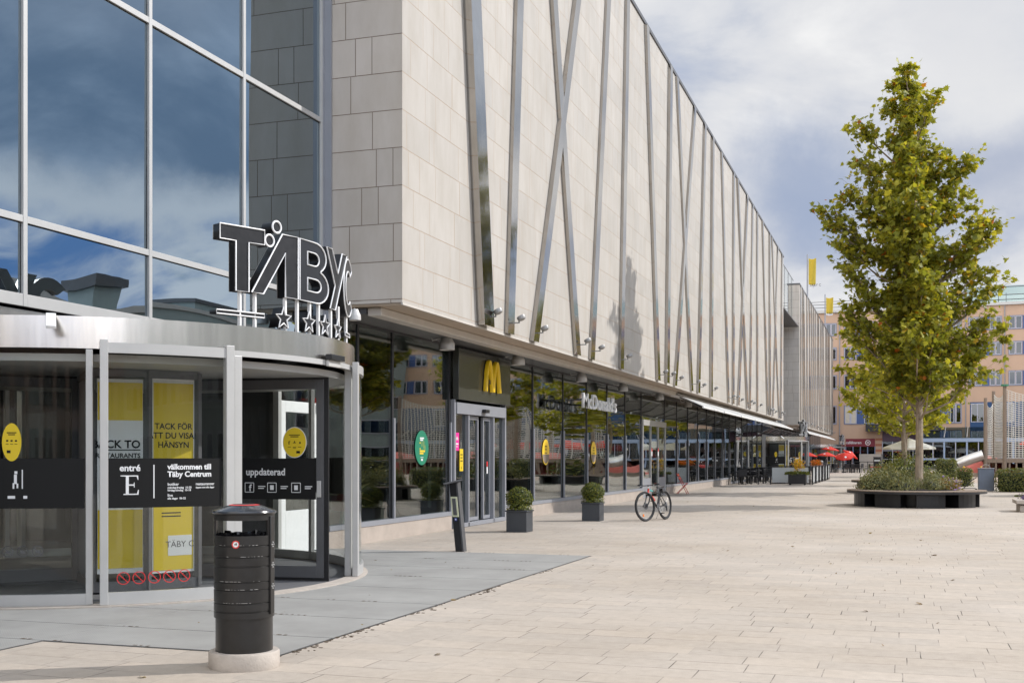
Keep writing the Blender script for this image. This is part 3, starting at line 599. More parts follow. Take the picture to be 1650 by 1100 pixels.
b=MB(); b.bx(-16.28,-16.2,1.5,17.9,.01,3.1); b.bx(-14.6,-14.2,8.6,10.2,.01,3.1); b.build('lobby_wall',M['lobby'],B2,smooth=0)
b=MB(); xx=-14.0
for y in (9.9,11.1,12.3,13.5,14.7,15.9): b.bx(xx-.05,xx+.05,y,y+.09,.01,2.7)
b.bx(xx-.06,xx+.06,9.9,15.99,2.70,2.86); b.bx(xx-.05,xx+.05,9.99,15.9,.011,.10); b.build('lobby_screen_frame',M['alu'],B2,smooth=0)
b=MB(); b.bx(xx-.01,xx+.01,9.99,15.9,.1,2.7); b.build('lobby_screen_glass',M['gl_clear'],B2,smooth=0)
M['lamp']=M['paper'].copy(); M['lamp'].name='lit ceiling panel'; pn=[n for n in M['lamp'].node_tree.nodes if n.type=='BSDF_PRINCIPLED'][0]; pn.inputs['Emission Color'].default_value=(1,.93,.82,1); pn.inputs['Emission Strength'].default_value=11.
for y in (4.5,8.,11.5,15.):
    b=MB(); b.bx(-15.4,-14.8,y,y+1.3,3.08,3.11); b.build('ceiling_lamp',M['lamp'],B2,smooth=0)
b=MB(); b.bx(-16.3,-9.44,1.4,18,.0,.009); b.build('interior_floor',M['intfloor'],B2,smooth=0)
# ground floor of the glass building: flank window and white side door
for a,c in ((1.5,4.),(4.,6.6),(6.6,9.5)): pane_mb(a+.03,c-.03,.1,2.94,GX,.002).build('window',M['gl_shop'],B2,smooth=60)
D3=thing('side_door','white framed glass door beside the revolving door, seen through its drum','door',(-9.45,17.1,0))
b=MB(); y0,y1=16.42,17.92; x=-9.45
b.bx(x-.05,x+.05,y0,y0+.10,.01,2.94); b.bx(x-.05,x+.05,y1-.1,y1,.01,2.94); b.bx(x-.05,x+.05,y0+.1,y1-.1,2.80,2.94); b.build('frame',M['alu'],D3,bevel=.005,smooth=0)
b=MB(); b.bx(x-.03,x+.03,y0+.11,y0+.27,.02,2.5); b.bx(x-.03,x+.03,y1-.27,y1-.11,.02,2.5); b.bx(x-.03,x+.03,y0+.27,y1-.27,.02,.72); b.bx(x-.03,x+.03,y0+.27,y1-.27,2.32,2.5); o=b.build('door_leaf',M['white'],D3,bevel=.005,smooth=0)
pane_mb(y0+.27,y1-.27,.72,2.32,x,.001).build('pane',M['gl_shop'],o,smooth=60); pane_mb(y0+.11,y1-.11,2.52,2.79,x,.001).build('fanlight',M['gl_shop'],D3,smooth=60)
b=MB(); b.bx(x+.031,x+.09,y1-.24,y1-.2,1.0,1.25); b.build('handle',M['steel'],D3,bevel=.005)
b=MB(); b.bx(x+.05,x+.16,y1-.16,y1-.03,2.42,2.55); b.mi=1; b.lathe([(.05,0),(.05,.08)],12,(x+.12,y1-.32,2.5)); b.build('alarm_lamp',[M['offwhite'],M['redpaint']],D3)
# ---------------------------------------------------------------- second stone block further down
B3=thing('shopping_building','farther pale limestone block with closely spaced steel strips, beyond the recessed entrance','building',(-8,98.7,0))
block(B3,98.7,148.)
random.seed(8); y=99.6; k=0
while y<147:
    tl=random.choice([0,0,.6,-.7,1.6,-1.8]); strip(B3,y,y+tl,.42,.08+.011*(k%4),k)
    if k%2==0: dup(spot0,(-7.9,y+.2,ZS+.2))
    y+=random.uniform(1.9,3.3); k+=1
b=MB(); y=98.7
while y<147.5: b.bx(GX-.05,GX+.02,y-.04,y+.04,.1,4.15); y+=2.75
b.build('mullion',M['dark'],B3,smooth=0)
b=MB(); b.bx(-9.6,-9.46,98.8,147.9,.1,4.1); b.build('window',M['gl_far'],B3,smooth=0); b=MB(); b.bx(-15,-9.62,98.8,147.9,.0,4.14); b.build('interior_wall',M['interior'],B3,smooth=0)
b=MB(); b.bx(-28,-9.47,84.96,98.66,3.3,12.5); b.mi=1; b.bx(-28,-9.6,84.96,98.66,.0,3.29)
b.build('recess_wall',[M['gl_far'],M['interior']],B3,smooth=0)
b=MB(); b.bx(-28,-8.05,85.1,98.6,ZT-3.5,ZT-3.4); b.build('canopy_roof',M['darkgrey'],B3,smooth=0)
b=MB()
for y in (85.2,88,91.,94.,97.): b.bx(-8.5,-8.46,y,y+.04,ZT-3.4,ZT+.35)
b.bx(-8.5,-8.46,85.2,98.6,ZT+.3,ZT+.35); b.build('railing',M['darkgrey'],B3,smooth=0)
b=MB(); b.bx(-8.49,-8.47,85.3,98.5,ZT-3.3,ZT+.28); b.build('railing_glass',M['gl_clear'],B3,smooth=0)
# ---------------------------------------------------------------- revolving door E
DC=(-10.2,13.1); DR=3.36
RV=thing('revolving_door','large round revolving door with steel canopy and black welcome band, nearest the viewer','revolving door',(DC[0],DC[1],0))
def P(r,a,z): return (DC[0]+r*math.cos(rad(a)),DC[1]+r*math.sin(rad(a)),z)
b=MB(); b.arc(DC,DR-.10,DR+.02,2.75,3.09,-181,179,96); b.build('canopy_band',M['brushed'],RV,smooth=40)
b=MB(); b.arc(DC,DR+.021,DR+.05,2.735,2.80,-28.5,36,30); b.build('door_track',M['alu'],RV,smooth=40)
b=MB(); b.lathe([(.01,3.06),(DR-.1,3.06),(DR-.1,3.0),(.01,3.0)],64,(DC[0],DC[1],0)); b.build('roof',M['darkgrey'],RV)
b=MB(); b.lathe([(.01,2.62),(DR-.1,2.62),(DR-.1,2.70),(.01,2.70)],64,(DC[0],DC[1],0)); b.build('ceiling',mat('drum ceiling',(.42,.41,.39),.5,0,.05,2.),RV)
b=MB(); b.lathe([(.01,.0075),(DR-.02,.0075),(DR-.02,.0085),(.01,.0085)],64,(DC[0],DC[1],0)); b.build('floor_mat',mat('ribbed entrance mat',(.12,.12,.125),.8,0,.12,30.,.002,90),RV)
b=MB(); b.arc(DC,DR-.02,DR+.2,.0,.022,-181,179,96); b.build('threshold_ring',M['concrete'],RV,smooth=40)
def gl(a0,a1,r=DR,z0=.14,z1=2.74,par=RV,name='curved_glass',m='gl_clear'):
    b=MB(); b.arc(DC,r-.012,r,z0,z1,a0,a1,max(6,int(abs(a1-a0)/2))); return b.build(name,M[m],par,smooth=50)
def rail(a0,a1,r,z0,z1,name,th=.05):
    b=MB(); b.arc(DC,r-th/2,r+th/2,z0,z1,a0,a1,max(6,int(abs(a1-a0)/2))); return b.build(name,M['alu'],RV,smooth=40)
def post(a,r,w,z0,z1,d=.08,m='alu'):
    b=MB(); b.M=Matrix.Translation((DC[0],DC[1],0))@Matrix.Rotation(rad(a),4,'Z'); b.bx(r-d/2,r+d/2,-w/2,w/2,z0,z1); return b.build('post',M[m],RV,bevel=.006,smooth=0)
for a0,a1 in ((-166,-110),(-110,-54.),(16,62),(62,108),(108,152)):
    gl(a0+.4,a1-.4); rail(a0+.4,a1-.4,DR,.023,.14,'base_rail',.06); post(a0,DR,.07,.023,2.74,.07); post(a1,DR,.07,.023,2.74,.07)
# half closed night leaf on the left, parked leaf on the right
for a0,a1 in ((-52.0,-28.6),(13.4,37)):
    gl(a0+.9,a1-.9,3.475,.16,2.70,RV,'night_leaf_glass'); rail(a0+1.,a1-1.,3.475,2.70,2.81,'top_rail',.055); rail(a0+1.,a1-1.,3.475,.024,.155,'base_rail',.055); post(a0+.5,3.475,.085,.023,2.84,.075); post(a1-.45,3.475,.10,.023,2.84,.085)
post(-26.6,DR+.02,.10,.023,2.74,.10); post(15.4,DR,.09,.023,2.74,.09)
b=MB(); b.M=Matrix.Translation((DC[0],DC[1],0))@Matrix.Rotation(rad(1.5),4,'Z'); b.bx(DR+.05,DR+.14,-.19,.19,2.80,2.87); b.mi=1; b.bx(DR+.05,DR+.09,-.17,.17,2.72,2.80); b.build('motion_sensor',[M['black'],M['offwhite']],RV,bevel=.006)
b=MB(); q=at_x(108,522,-7.9); b.bar(P(DR+.02,-60.5,3.10),P(DR+.36,-59.5,2.93),.10,.035); b.build('bracket',M['white'],RV,bevel=.004)
# rotor: show cases and wings
def pane_poly(pts,z0,z1,name,m,par,t=.02):
    b=MB()
    for p,q in zip(pts,pts[1:]): b.bar((p[0],p[1],(z0+z1)/2),(q[0],q[1],(z0+z1)/2),t,z1-z0)
    return b.build(name,M[m],par,smooth=0)
V=[P(2.3,a,0) for a in (-54.4,-38.8,-23.2)]
b=MB()
for p in V: b.bar((p[0],p[1],.04),(p[0],p[1],2.60),.07,.07,(0,1,0))
for p,q in zip(V,V[1:]): b.bar((p[0],p[1],.09),(q[0],q[1],.09),.06,.12); b.bar((p[0],p[1],2.57),(q[0],q[1],2.57),.06,.09)
pa,pb=P(.86,-69,0),P(.9,0,0)
for p,q in ((V[0],pa),(V[2],pb)):
    b.bar((p[0],p[1],.09),(q[0],q[1],.09),.06,.12); b.bar((p[0],p[1],2.57),(q[0],q[1],2.57),.06,.09); b.bar((q[0],q[1],.04),(q[0],q[1],2.6),.07,.07,(0,1,0))
b.build('show_case_frame',M['darkgrey'],RV,smooth=0)
for p,q in ((V[0],pa),(V[2],pb)):
    b=MB(); b.bar((p[0],p[1],1.33),(q[0],q[1],1.33),.03,2.38); b.build('show_case_wall',M['alu2'],RV,smooth=0)
def face(i):
    p,q=Vector(V[i]),Vector(V[i+1]); x=(q-p).normalized(); c=(p+q)/2; return c,x
def poster(i):
    c,x=face(i); F_=lambda z,off=0: frame_M((c.x,c.y,z)-Vector((x.y*-off,x.x*off,0)) if False else Vector((c.x,c.y,z))+Vector((x.y,-x.x,0))*off,x,(0,0,1))
    return F_
R4=lambda w,z0,z1,ext=.006: curve_mesh([[(-w,z0),(w,z0),(w,z1),(-w,z1)]],ext)
F0=poster(0); p0=mesh_obj('poster',R4(.255,.24,2.50),M['paper'],RV,F0(0))
mesh_obj('print',merge([R4(.25,2.02,2.46,.001),R4(.25,.30,.98,.001)]),M['yellow'],p0,F0(0,.009))
T=[]
for s,sz,z,bd in (('BACK TO',.125,1.70,.0035),('RESTAURANTS',.075,1.585,.002),('NÄRA SMAK-',.075,1.37,.0),('UPPLEVELSER',.072,1.28,.0),('GENERÖSA',.078,1.185,.0025),('ÖPPETTIDER',.074,1.10,.002)):
    m_=text_mesh(s,sz,0,'RIGHT',bd); m_.transform(Matrix.Translation((.225,z,0))); T.append(m_)
m_=bars([(.0,1.675,.45,.012)]); T.append(m_); mesh_obj('lettering',merge(T),M['ink'],p0,F0(0,.012))
F1=poster(1); p1=mesh_obj('poster',R4(.265,.22,2.52),M['paper'],RV,F1(0)); mesh_obj('print',R4(.25,.25,2.47,.001),M['yellow'],p1,F1(0,.009))
T=[]
for s,z in (('TACK FÖR',1.925),('ATT DU VISAR',1.815),('HÄNSYN',1.705)):
    m_=text_mesh(s,.098,0,'CENTER',.002); m_.transform(Matrix.Translation((0,z,0))); T.append(m_)
def line2(p,q,w):
    d=Vector((q[0]-p[0],q[1]-p[1])); n=Vector((-d.y,d.x)).normalized()*w/2; b=MB(); b.put([(p[0]+n.x,p[1]+n.y,0),(p[0]-n.x,p[1]-n.y,0),(q[0]-n.x,q[1]-n.y,0),(q[0]+n.x,q[1]+n.y,0)],[(0,1,2,3)]); me=bpy.data.meshes.new('l'); me.from_pydata(b.v,[],b.f); return me
def poly2(pts,w,close=False): return merge([line2(p,q,w) for p,q in zip(pts,pts[1:]+(pts[:1] if close else []))][:len(pts)-(0 if close else 1)])
T+=[poly2([(-.1,1.56),(.1,1.56)],.008),poly2([(-.08,1.55),(-.08,1.30),(0,1.34),(.08,1.30),(.08,1.55)],.008),poly2([(0,1.34),(0,1.53)],.006),poly2([(-.1,1.29),(-.05,1.26),(.05,1.26),(.1,1.29)],.006),poly2([(.03,1.50),(.06,1.50),(.06,1.34),(.03,1.34)],.006,True),poly2([(-.13,1.50),(-.10,1.50),(-.10,1.33),(-.13,1.33)],.006,True)]
T.append(bars([(0,1.20,.3,.014),(0,1.17,.26,.014),(-.03,.93,.24,.014),(-.03,.89,.24,.014)])); mesh_obj('lettering',merge(T),M['ink'],p1,F1(0,.012))
mesh_obj('print',R4(.15,.42,.66,.001),M['paper'],p1,F1(0,.0115)@Matrix.Translation((.08,0,0)))
m_=text_mesh('TÄBY C',.105,0,'CENTER'); m_.transform(Matrix.Translation((.08,.52,0))); mesh_obj('lettering',m_,M['darkgrey'],p1,F1(0,.0145))
for i in (0,1): pane_poly([Vector(V[i])+Vector(face(i)[1].yx.to_3d())*0+Vector((face(i)[1].y,-face(i)[1].x,0))*.035,Vector(V[i+1])+Vector((face(i)[1].y,-face(i)[1].x,0))*.035],.16,2.5,'show_case_glass','gl_clear',RV,.01)
def wing(p,q):
    p=Vector(p);q=Vector(q);x=(q-p).normalized(); b=MB(); L_=(q-p).length
    Mx=frame_M((p.x,p.y,0),x,(0,0,1)); b.M=Mx; d=.03
    b.bx(0,.09,.05,2.58,-d,d); b.bx(L_-.10,L_,.05,2.58,-d,d); b.bx(.09,L_-.10,.05,.20,-d,d); b.bx(.09,L_-.1,2.46,2.58,-d,d); o=b.build('wing',M['darkgrey'],RV,bevel=.004,smooth=0)
    b=MB(); b.M=Mx; b.bx(.09,L_-.1,.2,2.46,-.006,.006); b.build('pane',M['gl_clear'],o,smooth=0)
    b=MB(); b.M=Mx; b.bx(L_,L_+.06,.012,2.61,-.012,.012); b.bx(0,L_,.012,.05,-.012,.012); b.bx(0,L_,2.58,2.61,-.012,.012); b.build('brush_seal',M['black'],o,smooth=0)
    b=MB(); b.M=Mx; b.bx(.1,L_-.11,1.05,1.575,.008,.011); b.build('black_band',M['ink'],o,smooth=0)
    b=MB(); b.M=Mx; b.bx(L_-.085,L_-.03,1.08,1.29,.031,.05); b.build('handle',M['gold'] if False else M['alu'],o,bevel=.004)
    return o,Mx,L_
WA,MA,LA=wing(P(.9,0,0),P(3.22,4.8,0)); WB,MBx,LB=wing((-9.9,12.3,0),(-11.95,9.9,0))
# viewed face of wing A looks towards -Y: its x axis runs outwards, text lies on its +z side
ta=text_mesh('uppdaterad',.125,0,'LEFT',.003,.95); mesh_obj('lettering',ta,M['paper'],WA,MA@Matrix.Translation((LA-1.07,1.36,.013)))
def icon(w=.06,t=.008): return poly2([(-w,-w),(w,-w),(w,w),(-w,w)],t,True)
T=[]
for k,x in enumerate((0,.31,.64)):
    m_=icon(); m_.transform(Matrix.Translation((LA-1.02+x,1.2,0))); T.append(m_)
    m_=bars([(LA-1.02+x+.17,1.215,.1,.012),(LA-1.02+x+.16,1.19,.08,.012)]); T.append(m_)
    if k: m_=bars([(LA-1.02+x,1.2,.05,.06)]); T.append(m_)
m_=text_mesh('f',.12,0,'CENTER',.003); m_.transform(Matrix.Translation((LA-1.01,1.155,0))); T.append(m_)
mesh_obj('symbol',merge(T),M['paper'],WA,MA@Matrix.Translation((0,0,.013)))
def oval(par,Mx,rx=.155,ry=.19):
    o=mesh_obj('sticker',curve_mesh([disc(rx,ry)],.0015),M['yellow'],par,Mx); mesh_obj('lettering',bars([(0,.095,.15,.010),(0,.073,.11,.012),(-.075,-.005,.014,.04),(-.065,.012,.02,.008),(0,-.005,.045,.008),(0,.008,.012,.02),(.075,-.005,.022,.022),(-.07,-.06,.045,.006),(0,-.06,.045,.006),(0,-.075,.04,.006),(.07,-.06,.045,.006),(.05,-.125,.05,.03)]),M['ink'],par,Mx@Matrix.Translation((0,0,.003))); mesh_obj('rim',curve_mesh([disc(rx+.008,ry+.008)],.0008),M['paper'],par,Mx@Matrix.Translation((0,0,-.002)))
oval(WA,MA@Matrix.Translation((LA-.40,1.78,.012))); oval(WA,MA@Matrix.Translation((LA-.9,1.78,-.3))) if False else None
oval(D3,frame_M((-9.41,16.55,1.78),(0,1,0),(0,0,1))) if False else None
# black welcome band on the night leaf
GB=3.4755
b=MB(); b.arc(DC,GB,GB+.002,1.05,1.58,-50.9,-30.6,16); band=b.build('black_band',M['ink'],RV,smooth=50)
b=MB(); b.arc(DC,DR+.001,DR+.003,1.05,1.58,-109,-54.8,20); b.build('black_band',M['ink'],RV,smooth=50)
b=MB(); b.arc(DC,DR+.001,DR+.003,1.05,1.58,16.8,61,20); b.build('black_band',M['ink'],RV,smooth=50)
SERIF_E=[(0,0),(.155,0),(.158,.052),(.15,.052),(.138,.012),(.055,.012),(.055,.098),(.105,.098),(.108,.078),(.114,.078),(.114,.132),(.108,.132),(.105,.112),(.055,.112),(.055,.196),(.135,.196),(.146,.16),(.153,.16),(.151,.208),(-.03,.208),(-.03,.199),(.024,.196),(.024,.012),(.0,.010)]
def bend(me,x,z,m='paper'): return mesh_obj('lettering',me,M[m],band,None,(DC,GB+.0035,-50.9+math.degrees(x/GB),z))
def slab(s,size): return text_mesh(s,size,0,'LEFT',.0028,1.)
DW=[]
DW.append(bend(slab('entré',.098),.12,1.445)); LE=bend(curve_mesh([SERIF_E],0),.16,1.19); LE['letter']=1
bend(bars([(0,0,.012,.36)]),.475,1.33); bend(slab('välkommen till',.083),.62,1.46); bend(slab('Täby Centrum',.083),.62,1.38)
for s,x,z,h in (('butiker',.62,1.285,.042),('måndag-fredag  10-20',.62,1.252,.030),('lördag-söndag  10-18',.62,1.223,.030),('live',.62,1.165,.042),('alla dagar  06-22',.62,1.135,.030),('restauranger',.93,1.285,.042),('öppet mot alla dagar',.93,1.252,.026)): bend(text_mesh(s,h,0,'LEFT',.0008),x,z)
# prohibition rings near the foot of the leaf
def ringm(r,w,n=28): return curve_mesh([disc(r,r,n),disc(r-w,r-w,n)[::-1]],.0004)
for k in range(5):
    x=.16+.16*k; mk=merge([ringm(.068,.009),line2((-.045,.045),(.045,-.045),.009)]); mesh_obj('prohibition_mark',mk,M['red'],RV,None,(DC,GB+.004,-50.9+math.degrees((x)/GB),.30))
    sym=[bars([(0,-.01,.05,.02),(.02,.015,.03,.02)]),bars([(-.01,-.015,.06,.012),(.02,0,.02,.02)]),bars([(0,-.012,.06,.03)]),bars([(0,0,.06,.035),(.0,.028,.03,.012)]),bars([(0,-.01,.04,.03),(-.01,.02,.05,.012)])][k]
    mesh_obj('prohibition_mark',sym,M['ink'],RV,None,(DC,GB+.0035,-50.9+math.degrees(x/GB),.30))
for k in range(3): mesh_obj('prohibition_mark',merge([ringm(.058,.007),line2((-.04,.04),(.04,-.04),.007),bars([(0,-.01,.05,.02)])]),M['darkgrey'],RV,None,(DC,DR+.004,-68+2.6*k,.60))
GA=DR+.0035
bM=lambda a,z: (DC,GA,a,z)
mesh_obj('sticker',curve_mesh([disc(.10,.20)],.0008),M['yellow'],RV,None,bM(-67.3,1.75)); mesh_obj('lettering',bars([(0,.10,.10,.010),(0,.08,.07,.010),(-.045,.015,.022,.016),(0,.015,.022,.016),(.045,.015,.022,.016),(-.045,-.02,.03,.005),(0,-.02,.03,.005),(.045,-.02,.03,.005),(-.03,-.10,.04,.03)]),M['ink'],RV,None,(DC,GA+.002,-67.3,1.75))
mesh_obj('symbol',merge([bars([(.05,1.36-1.36,.012,.2),(-.02,.0,.03,.1),(-.015,.07,.03,.03),(-.04,-.07,.018,.06),(.0,-.07,.018,.05)]),bars([(-.0,-.19,.2,.03)])]),M['paper'],RV,None,(DC,GA,-66.3,1.36))
oval(D3,frame_M((-9.405,16.98,1.78),(0,1,0),(0,0,1),),.16,.19)
# ---------------------------------------------------------------- letter sign on the canopy
SG=thing('letter_sign','black TÄBY C letters and four stars on the canopy of the nearest revolving door','sign',(DC[0],DC[1],3.06))
RS=3.335
def pt(a,z,r=RS): return Vector(P(r,a,z))
def letter(name,contours,a,z,w,lean=0,dep=.13):
    # contours are drawn in metres from the letter's left foot; the letter faces outwards at angle a
    out=Vector((math.cos(rad(a)),math.sin(rad(a)),0)); xd=Vector((-out.y,out.x,0)); o=pt(a,z)
    Mx=frame_M(o,xd,(0,0,1))@Matrix.Translation((-w/2,0,0))
    body=mesh_obj(name,curve_mesh(contours,dep/2),M['black'],SG,Mx@Matrix.Translation((0,0,-dep/2)))
    mesh_obj('back_plate',curve_mesh(contours,.004),M['offwhite'],body,Mx@Matrix.Translation((0,0,-dep-.006)))
    b=MB(); b.M=Mx
    for c in contours: b.path([(x,y,.006) for x,y in c],.0095,6,True)
    b.build('outline_tube',M['tube'],body,smooth=40)
    return Mx
H=.74
letter('letter',[[(.21,0),(.385,0),(.385,.57),(.60,.57),(.60,H),(0,H),(0,.57),(.21,.57)]],-24.7,3.49,.60)
letter('letter',[[(0,0),(.18,0),(.53,.52),(.53,0),(.74,0),(.74,H),(.48,H)]],-16.5,3.49,.74)
def arcp(cx,cy,rx,ry,a0,a1,n=12): return [(cx+rx*math.cos(rad(a0+(a1-a0)*i/n)),cy+ry*math.sin(rad(a0+(a1-a0)*i/n))) for i in range(n+1)]
outer=[(0,0)]+arcp(.38,.20,.27,.20,-90,70)+arcp(.35,.56,.245,.18,-60,90)+[(0,H)]
letter('letter',[outer,[(.17,.13)]+arcp(.36,.21,.12,.08,-90,90,8)+[(.17,.29)],[(.17,.45)]+arcp(.33,.53,.105,.08,-90,90,8)+[(.17,.61)]],-4.0,3.49,.65)
letter('letter',[[(.10,-.02),(.29,-.02),(.72,H),(.54,H),(.385,.46),(.18,H),(-.02,H),(.28,.29)]],7.0,3.49,.70)
letter('letter',[arcp(.34,.37,.34,.38,42,318,22)+arcp(.34,.37,.19,.22,312,48,18)],16.6,3.47,.66)
for a,z in ((-18.1,4.125),(-16.15,4.30)):
    out=Vector((math.cos(rad(a)),math.sin(rad(a)),0)); Mx=frame_M(pt(a,z),(-out.y,out.x,0),(0,0,1))
    o=mesh_obj('umlaut_dot',curve_mesh([disc(.068,.068)],.09),M['black'],SG,Mx@Matrix.Translation((0,0,-.09))); b=MB(); b.M=Mx; b.path([(x,y,.006) for x,y in disc(.068,.068)],.012,6,True); b.build('outline_tube',M['tube'],o,smooth=40)
for a in (-25.,-21.4,-13.2,-9.4,-5.,-1.4,4.6,9.4,17.):
    b=MB(); b.bar(pt(a,3.055,RS-.03),pt(a,3.54,RS-.03),.035,.035,(1,0,0)); b.build('support_post',M['white'],SG,smooth=0)
for a0,a1,z in ((-30.4,-19.4,3.235),(13.5,19.,3.215)):
    m0,m1=pt(a0,z),pt(a1,z); xd=(m1-m0).normalized(); Mx=frame_M(m0,xd,(0,0,1)); w=(m1-m0).length; o=mesh_obj('bar',curve_mesh([[(0,-.02),(w,-.02),(w,.02),(0,.02)]],.07),M['black'],SG,Mx@Matrix.Translation((0,0,-.07)))
    b=MB(); b.M=Mx; b.path([(0,-.022,.004),(w,-.022,.004),(w,.022,.004),(0,.022,.004)],.009,6,True); b.build('outline_tube',M['tube'],o)
for a in (-14.2,-6.0,.6,7.6):
    out=Vector((math.cos(rad(a)),math.sin(rad(a)),0)); Mx=frame_M(pt(a,3.235),(-out.y,out.x,0),(0,0,1)); st=[((.135 if i%2==0 else .056)*math.sin(PI*i/5),(.135 if i%2==0 else .056)*math.cos(PI*i/5)) for i in range(10)]
    o=mesh_obj('star',curve_mesh([st],.08),M['black'],SG,Mx@Matrix.Translation((0,0,-.08))); b=MB(); b.M=Mx; b.path([(x,y,.005) for x,y in st],.010,6,True); b.build('outline_tube',M['tube'],o,smooth=40)
    b=MB(); q=pt(a,3.06,RS-.06); b.bar(q,q+Vector((0,0,.11)),.03,.03,(1,0,0)); b.build('star_foot',M['alu'],SG,smooth=0)
# entrances further down
for yy,lt,lb1,lb2 in ((91.8,'D','round revolving door with steel canopy behind the cafe tables','black outlined letter sign on top of the canopy behind the cafe tables'),(152.5,'C','farthest revolving door at the end of the limestone blocks','farthest black letter sign, at the end of the limestone blocks')):
    r2=dup(RV,(DC[0],yy,0),label=lb1); dup(SG,(DC[0],yy,3.06),label=lb2)
    for ch in r2.children:
        for g2 in list(ch.children):
            if 'letter' in g2.keys():
                m2=text_mesh(lt,.28,0,'CENTER',.004); c2=Vector(P(GB+.004,-48.,0)); 
                for v in m2.vertices:
                    t=rad(-48.)+v.co.x/GB; v.co=(math.cos(t)*(GB+.004),math.sin(t)*(GB+.004),1.18+v.co.y)
                g2.data=m2; m2.materials.append(M['paper']); del g2['letter']
for o in list(bpy.data.objects):
    if 'letter' in o.keys(): del o['letter']
# ---------------------------------------------------------------- leaves
def leaf_shape(kind):
    if kind=='plane':
        return [(0,-.06),(.16,-.18),(.22,-.02),(.5,-.08),(.36,.18),(.58,.38),(.30,.42),(.24,.62),(.10,.60),(0,1.0),(-.10,.60),(-.24,.62),(-.30,.42),(-.58,.38),(-.36,.18),(-.5,-.08),(-.22,-.02),(-.16,-.18)]
    if kind=='plane_far': return [(0,-.1),(.5,-.05),(.42,.35),(.2,.6),(0,1),(-.2,.6),(-.42,.35),(-.5,-.05)]
    if kind=='oval': return [(0,0),(.26,.3),(.24,.65),(0,1),(-.24,.65),(-.26,.3)]
    return [(0,0),(.12,.35),(.10,.7),(0,1),(-.10,.7),(-.12,.35)]
class Leaves:
    def __init__(s,kind): s.k=leaf_shape(kind); s.v=[]; s.f=[]
    def add(s,p,size,nrm,up=None,curl=.18):
        n=Vector(nrm).normalized(); t=Vector((random.gauss(0,1),random.gauss(0,1),random.gauss(0,1))) if up is None else Vector(up)
        t=t-n*t.dot(n)
        if t.length<1e-3: t=n.orthogonal()
        t.normalize(); w=n.cross(t); o=len(s.v); px,py,pz=p
        for x,y in s.k:
            c=-curl*(x*x*2+y*y*.5)
            s.v.append((px+size*(w.x*x+t.x*y+n.x*c),py+size*(w.y*x+t.y*y+n.y*c),pz+size*(w.z*x+t.z*y+n.z*c)))
        s.f.append(list(range(o,o+len(s.k))))
    def build(s,name,m,parent=None):
        b=MB(); b.v=s.v; b.f=s.f; b.m=[0]*len(s.f); return b.build(name,m,parent,smooth=0,fix=False)
def rnd_dir():
    v=Vector((random.gauss(0,1),random.gauss(0,1),random.gauss(0,1))); return v.normalized() if v.length>1e-3 else Vector((0,0,1))
# ---------------------------------------------------------------- litter bin
LB=thing('litter_bin','tall round black litter bin with domed lid on a round concrete base, nearest the viewer','litter bin',(-4.76,7.80,0))
O=Vector((-4.76,7.80,0)); rb=.222
b=MB(); b.lathe([(.262,0),(.266,.02),(.266,.115),(.258,.127),(.2,.128)],48,O); b.build('base',M['concrete'],LB)
M['binpaint']=mat('worn black bin paint',(.013,.0125,.0125),.36,.0,.35,7.,.0008,5.,coat=.15)
b=MB(); prof=[(rb-.008,.128),(rb-.008,.40)]; b.lathe(prof,56,O); b.build('lower_shell',M['binpaint'],LB)
b=MB(); prof=[(rb-.006,.385),(rb+.004,.386),(rb+.004,.43)]
for z in (.435,.50,.60,.66,.775,.845,.93): prof+=[(rb+.004,z-.006),(rb-.002,z-.003),(rb-.002,z+.003),(rb+.004,z+.006)]
prof+=[(rb+.004,1.005),(rb-.012,1.006),(rb-.014,.92)]; b.lathe(prof,56,O); b.build('body',M['binpaint'],LB)
b=MB(); 
va_=math.degrees(math.atan2(-O.y,-O.x))
for a0,a1 in ((50,112),(-112,-80)): b.arc(O,rb-.012,rb+.004,1.0055,1.12,va_+a0,va_+a1,14)
b.lathe([(rb-.01,1.12),(rb+.004,1.12),(rb+.004,1.165),(rb-.01,1.166)],56,O); b.build('throat',M['binpaint'],LB)
M['lid']=mat('glossy bin lid',(.016,.018,.024),.22,.0,.3,9.,coat=.4)
b=MB(); b.lathe([(rb-.01,1.167),(rb+.016,1.168),(rb+.022,1.178),(rb+.016,1.190),(.13,1.226),(.0,1.236)],56,O); b.build('lid',M['lid'],LB)
b=MB(); b.lathe([(.118,1.2305),(.095,1.2352),(.0,1.2380)],40,O); b.mi=1; b.lathe([(.085,1.2372),(.02,1.2395),(.0,1.2396)],32,O); b.build('lid_sticker',[M['red'],M['black']],LB)
b=MB(); vs=[]; n=44
for i in range(n):
    t=2*PI*i/n; r=rb-.015-.02*(i%2)-.01*random.random(); vs+= [(O.x+r*math.cos(t),O.y+r*math.sin(t),1.0),(O.x+(r+.012)*math.cos(t),O.y+(r+.012)*math.sin(t),1.008+.022*random.random()),(O.x+(r-.05)*math.cos(t),O.y+(r-.05)*math.sin(t),.94)]
b.put(vs,[(3*i+a,3*((i+1)%n)+a,3*((i+1)%n)+a+1,3*i+a+1) for i in range(n) for a in (0,)]+[(3*i+1,3*((i+1)%n)+1,3*((i+1)%n)+2,3*i+2) for i in range(n)]); b.build('bin_bag',mat('black bag film',(.012,.012,.014),.18,0,.2,20.),LB,smooth=20,fix=False)
ab=lambda px: None
def on_round(me,m,ang,z,r): return mesh_obj('sticker',me,m,LB,None,(O,r,ang,z))
va=math.degrees(math.atan2(-O.y,-O.x))   # towards the viewer
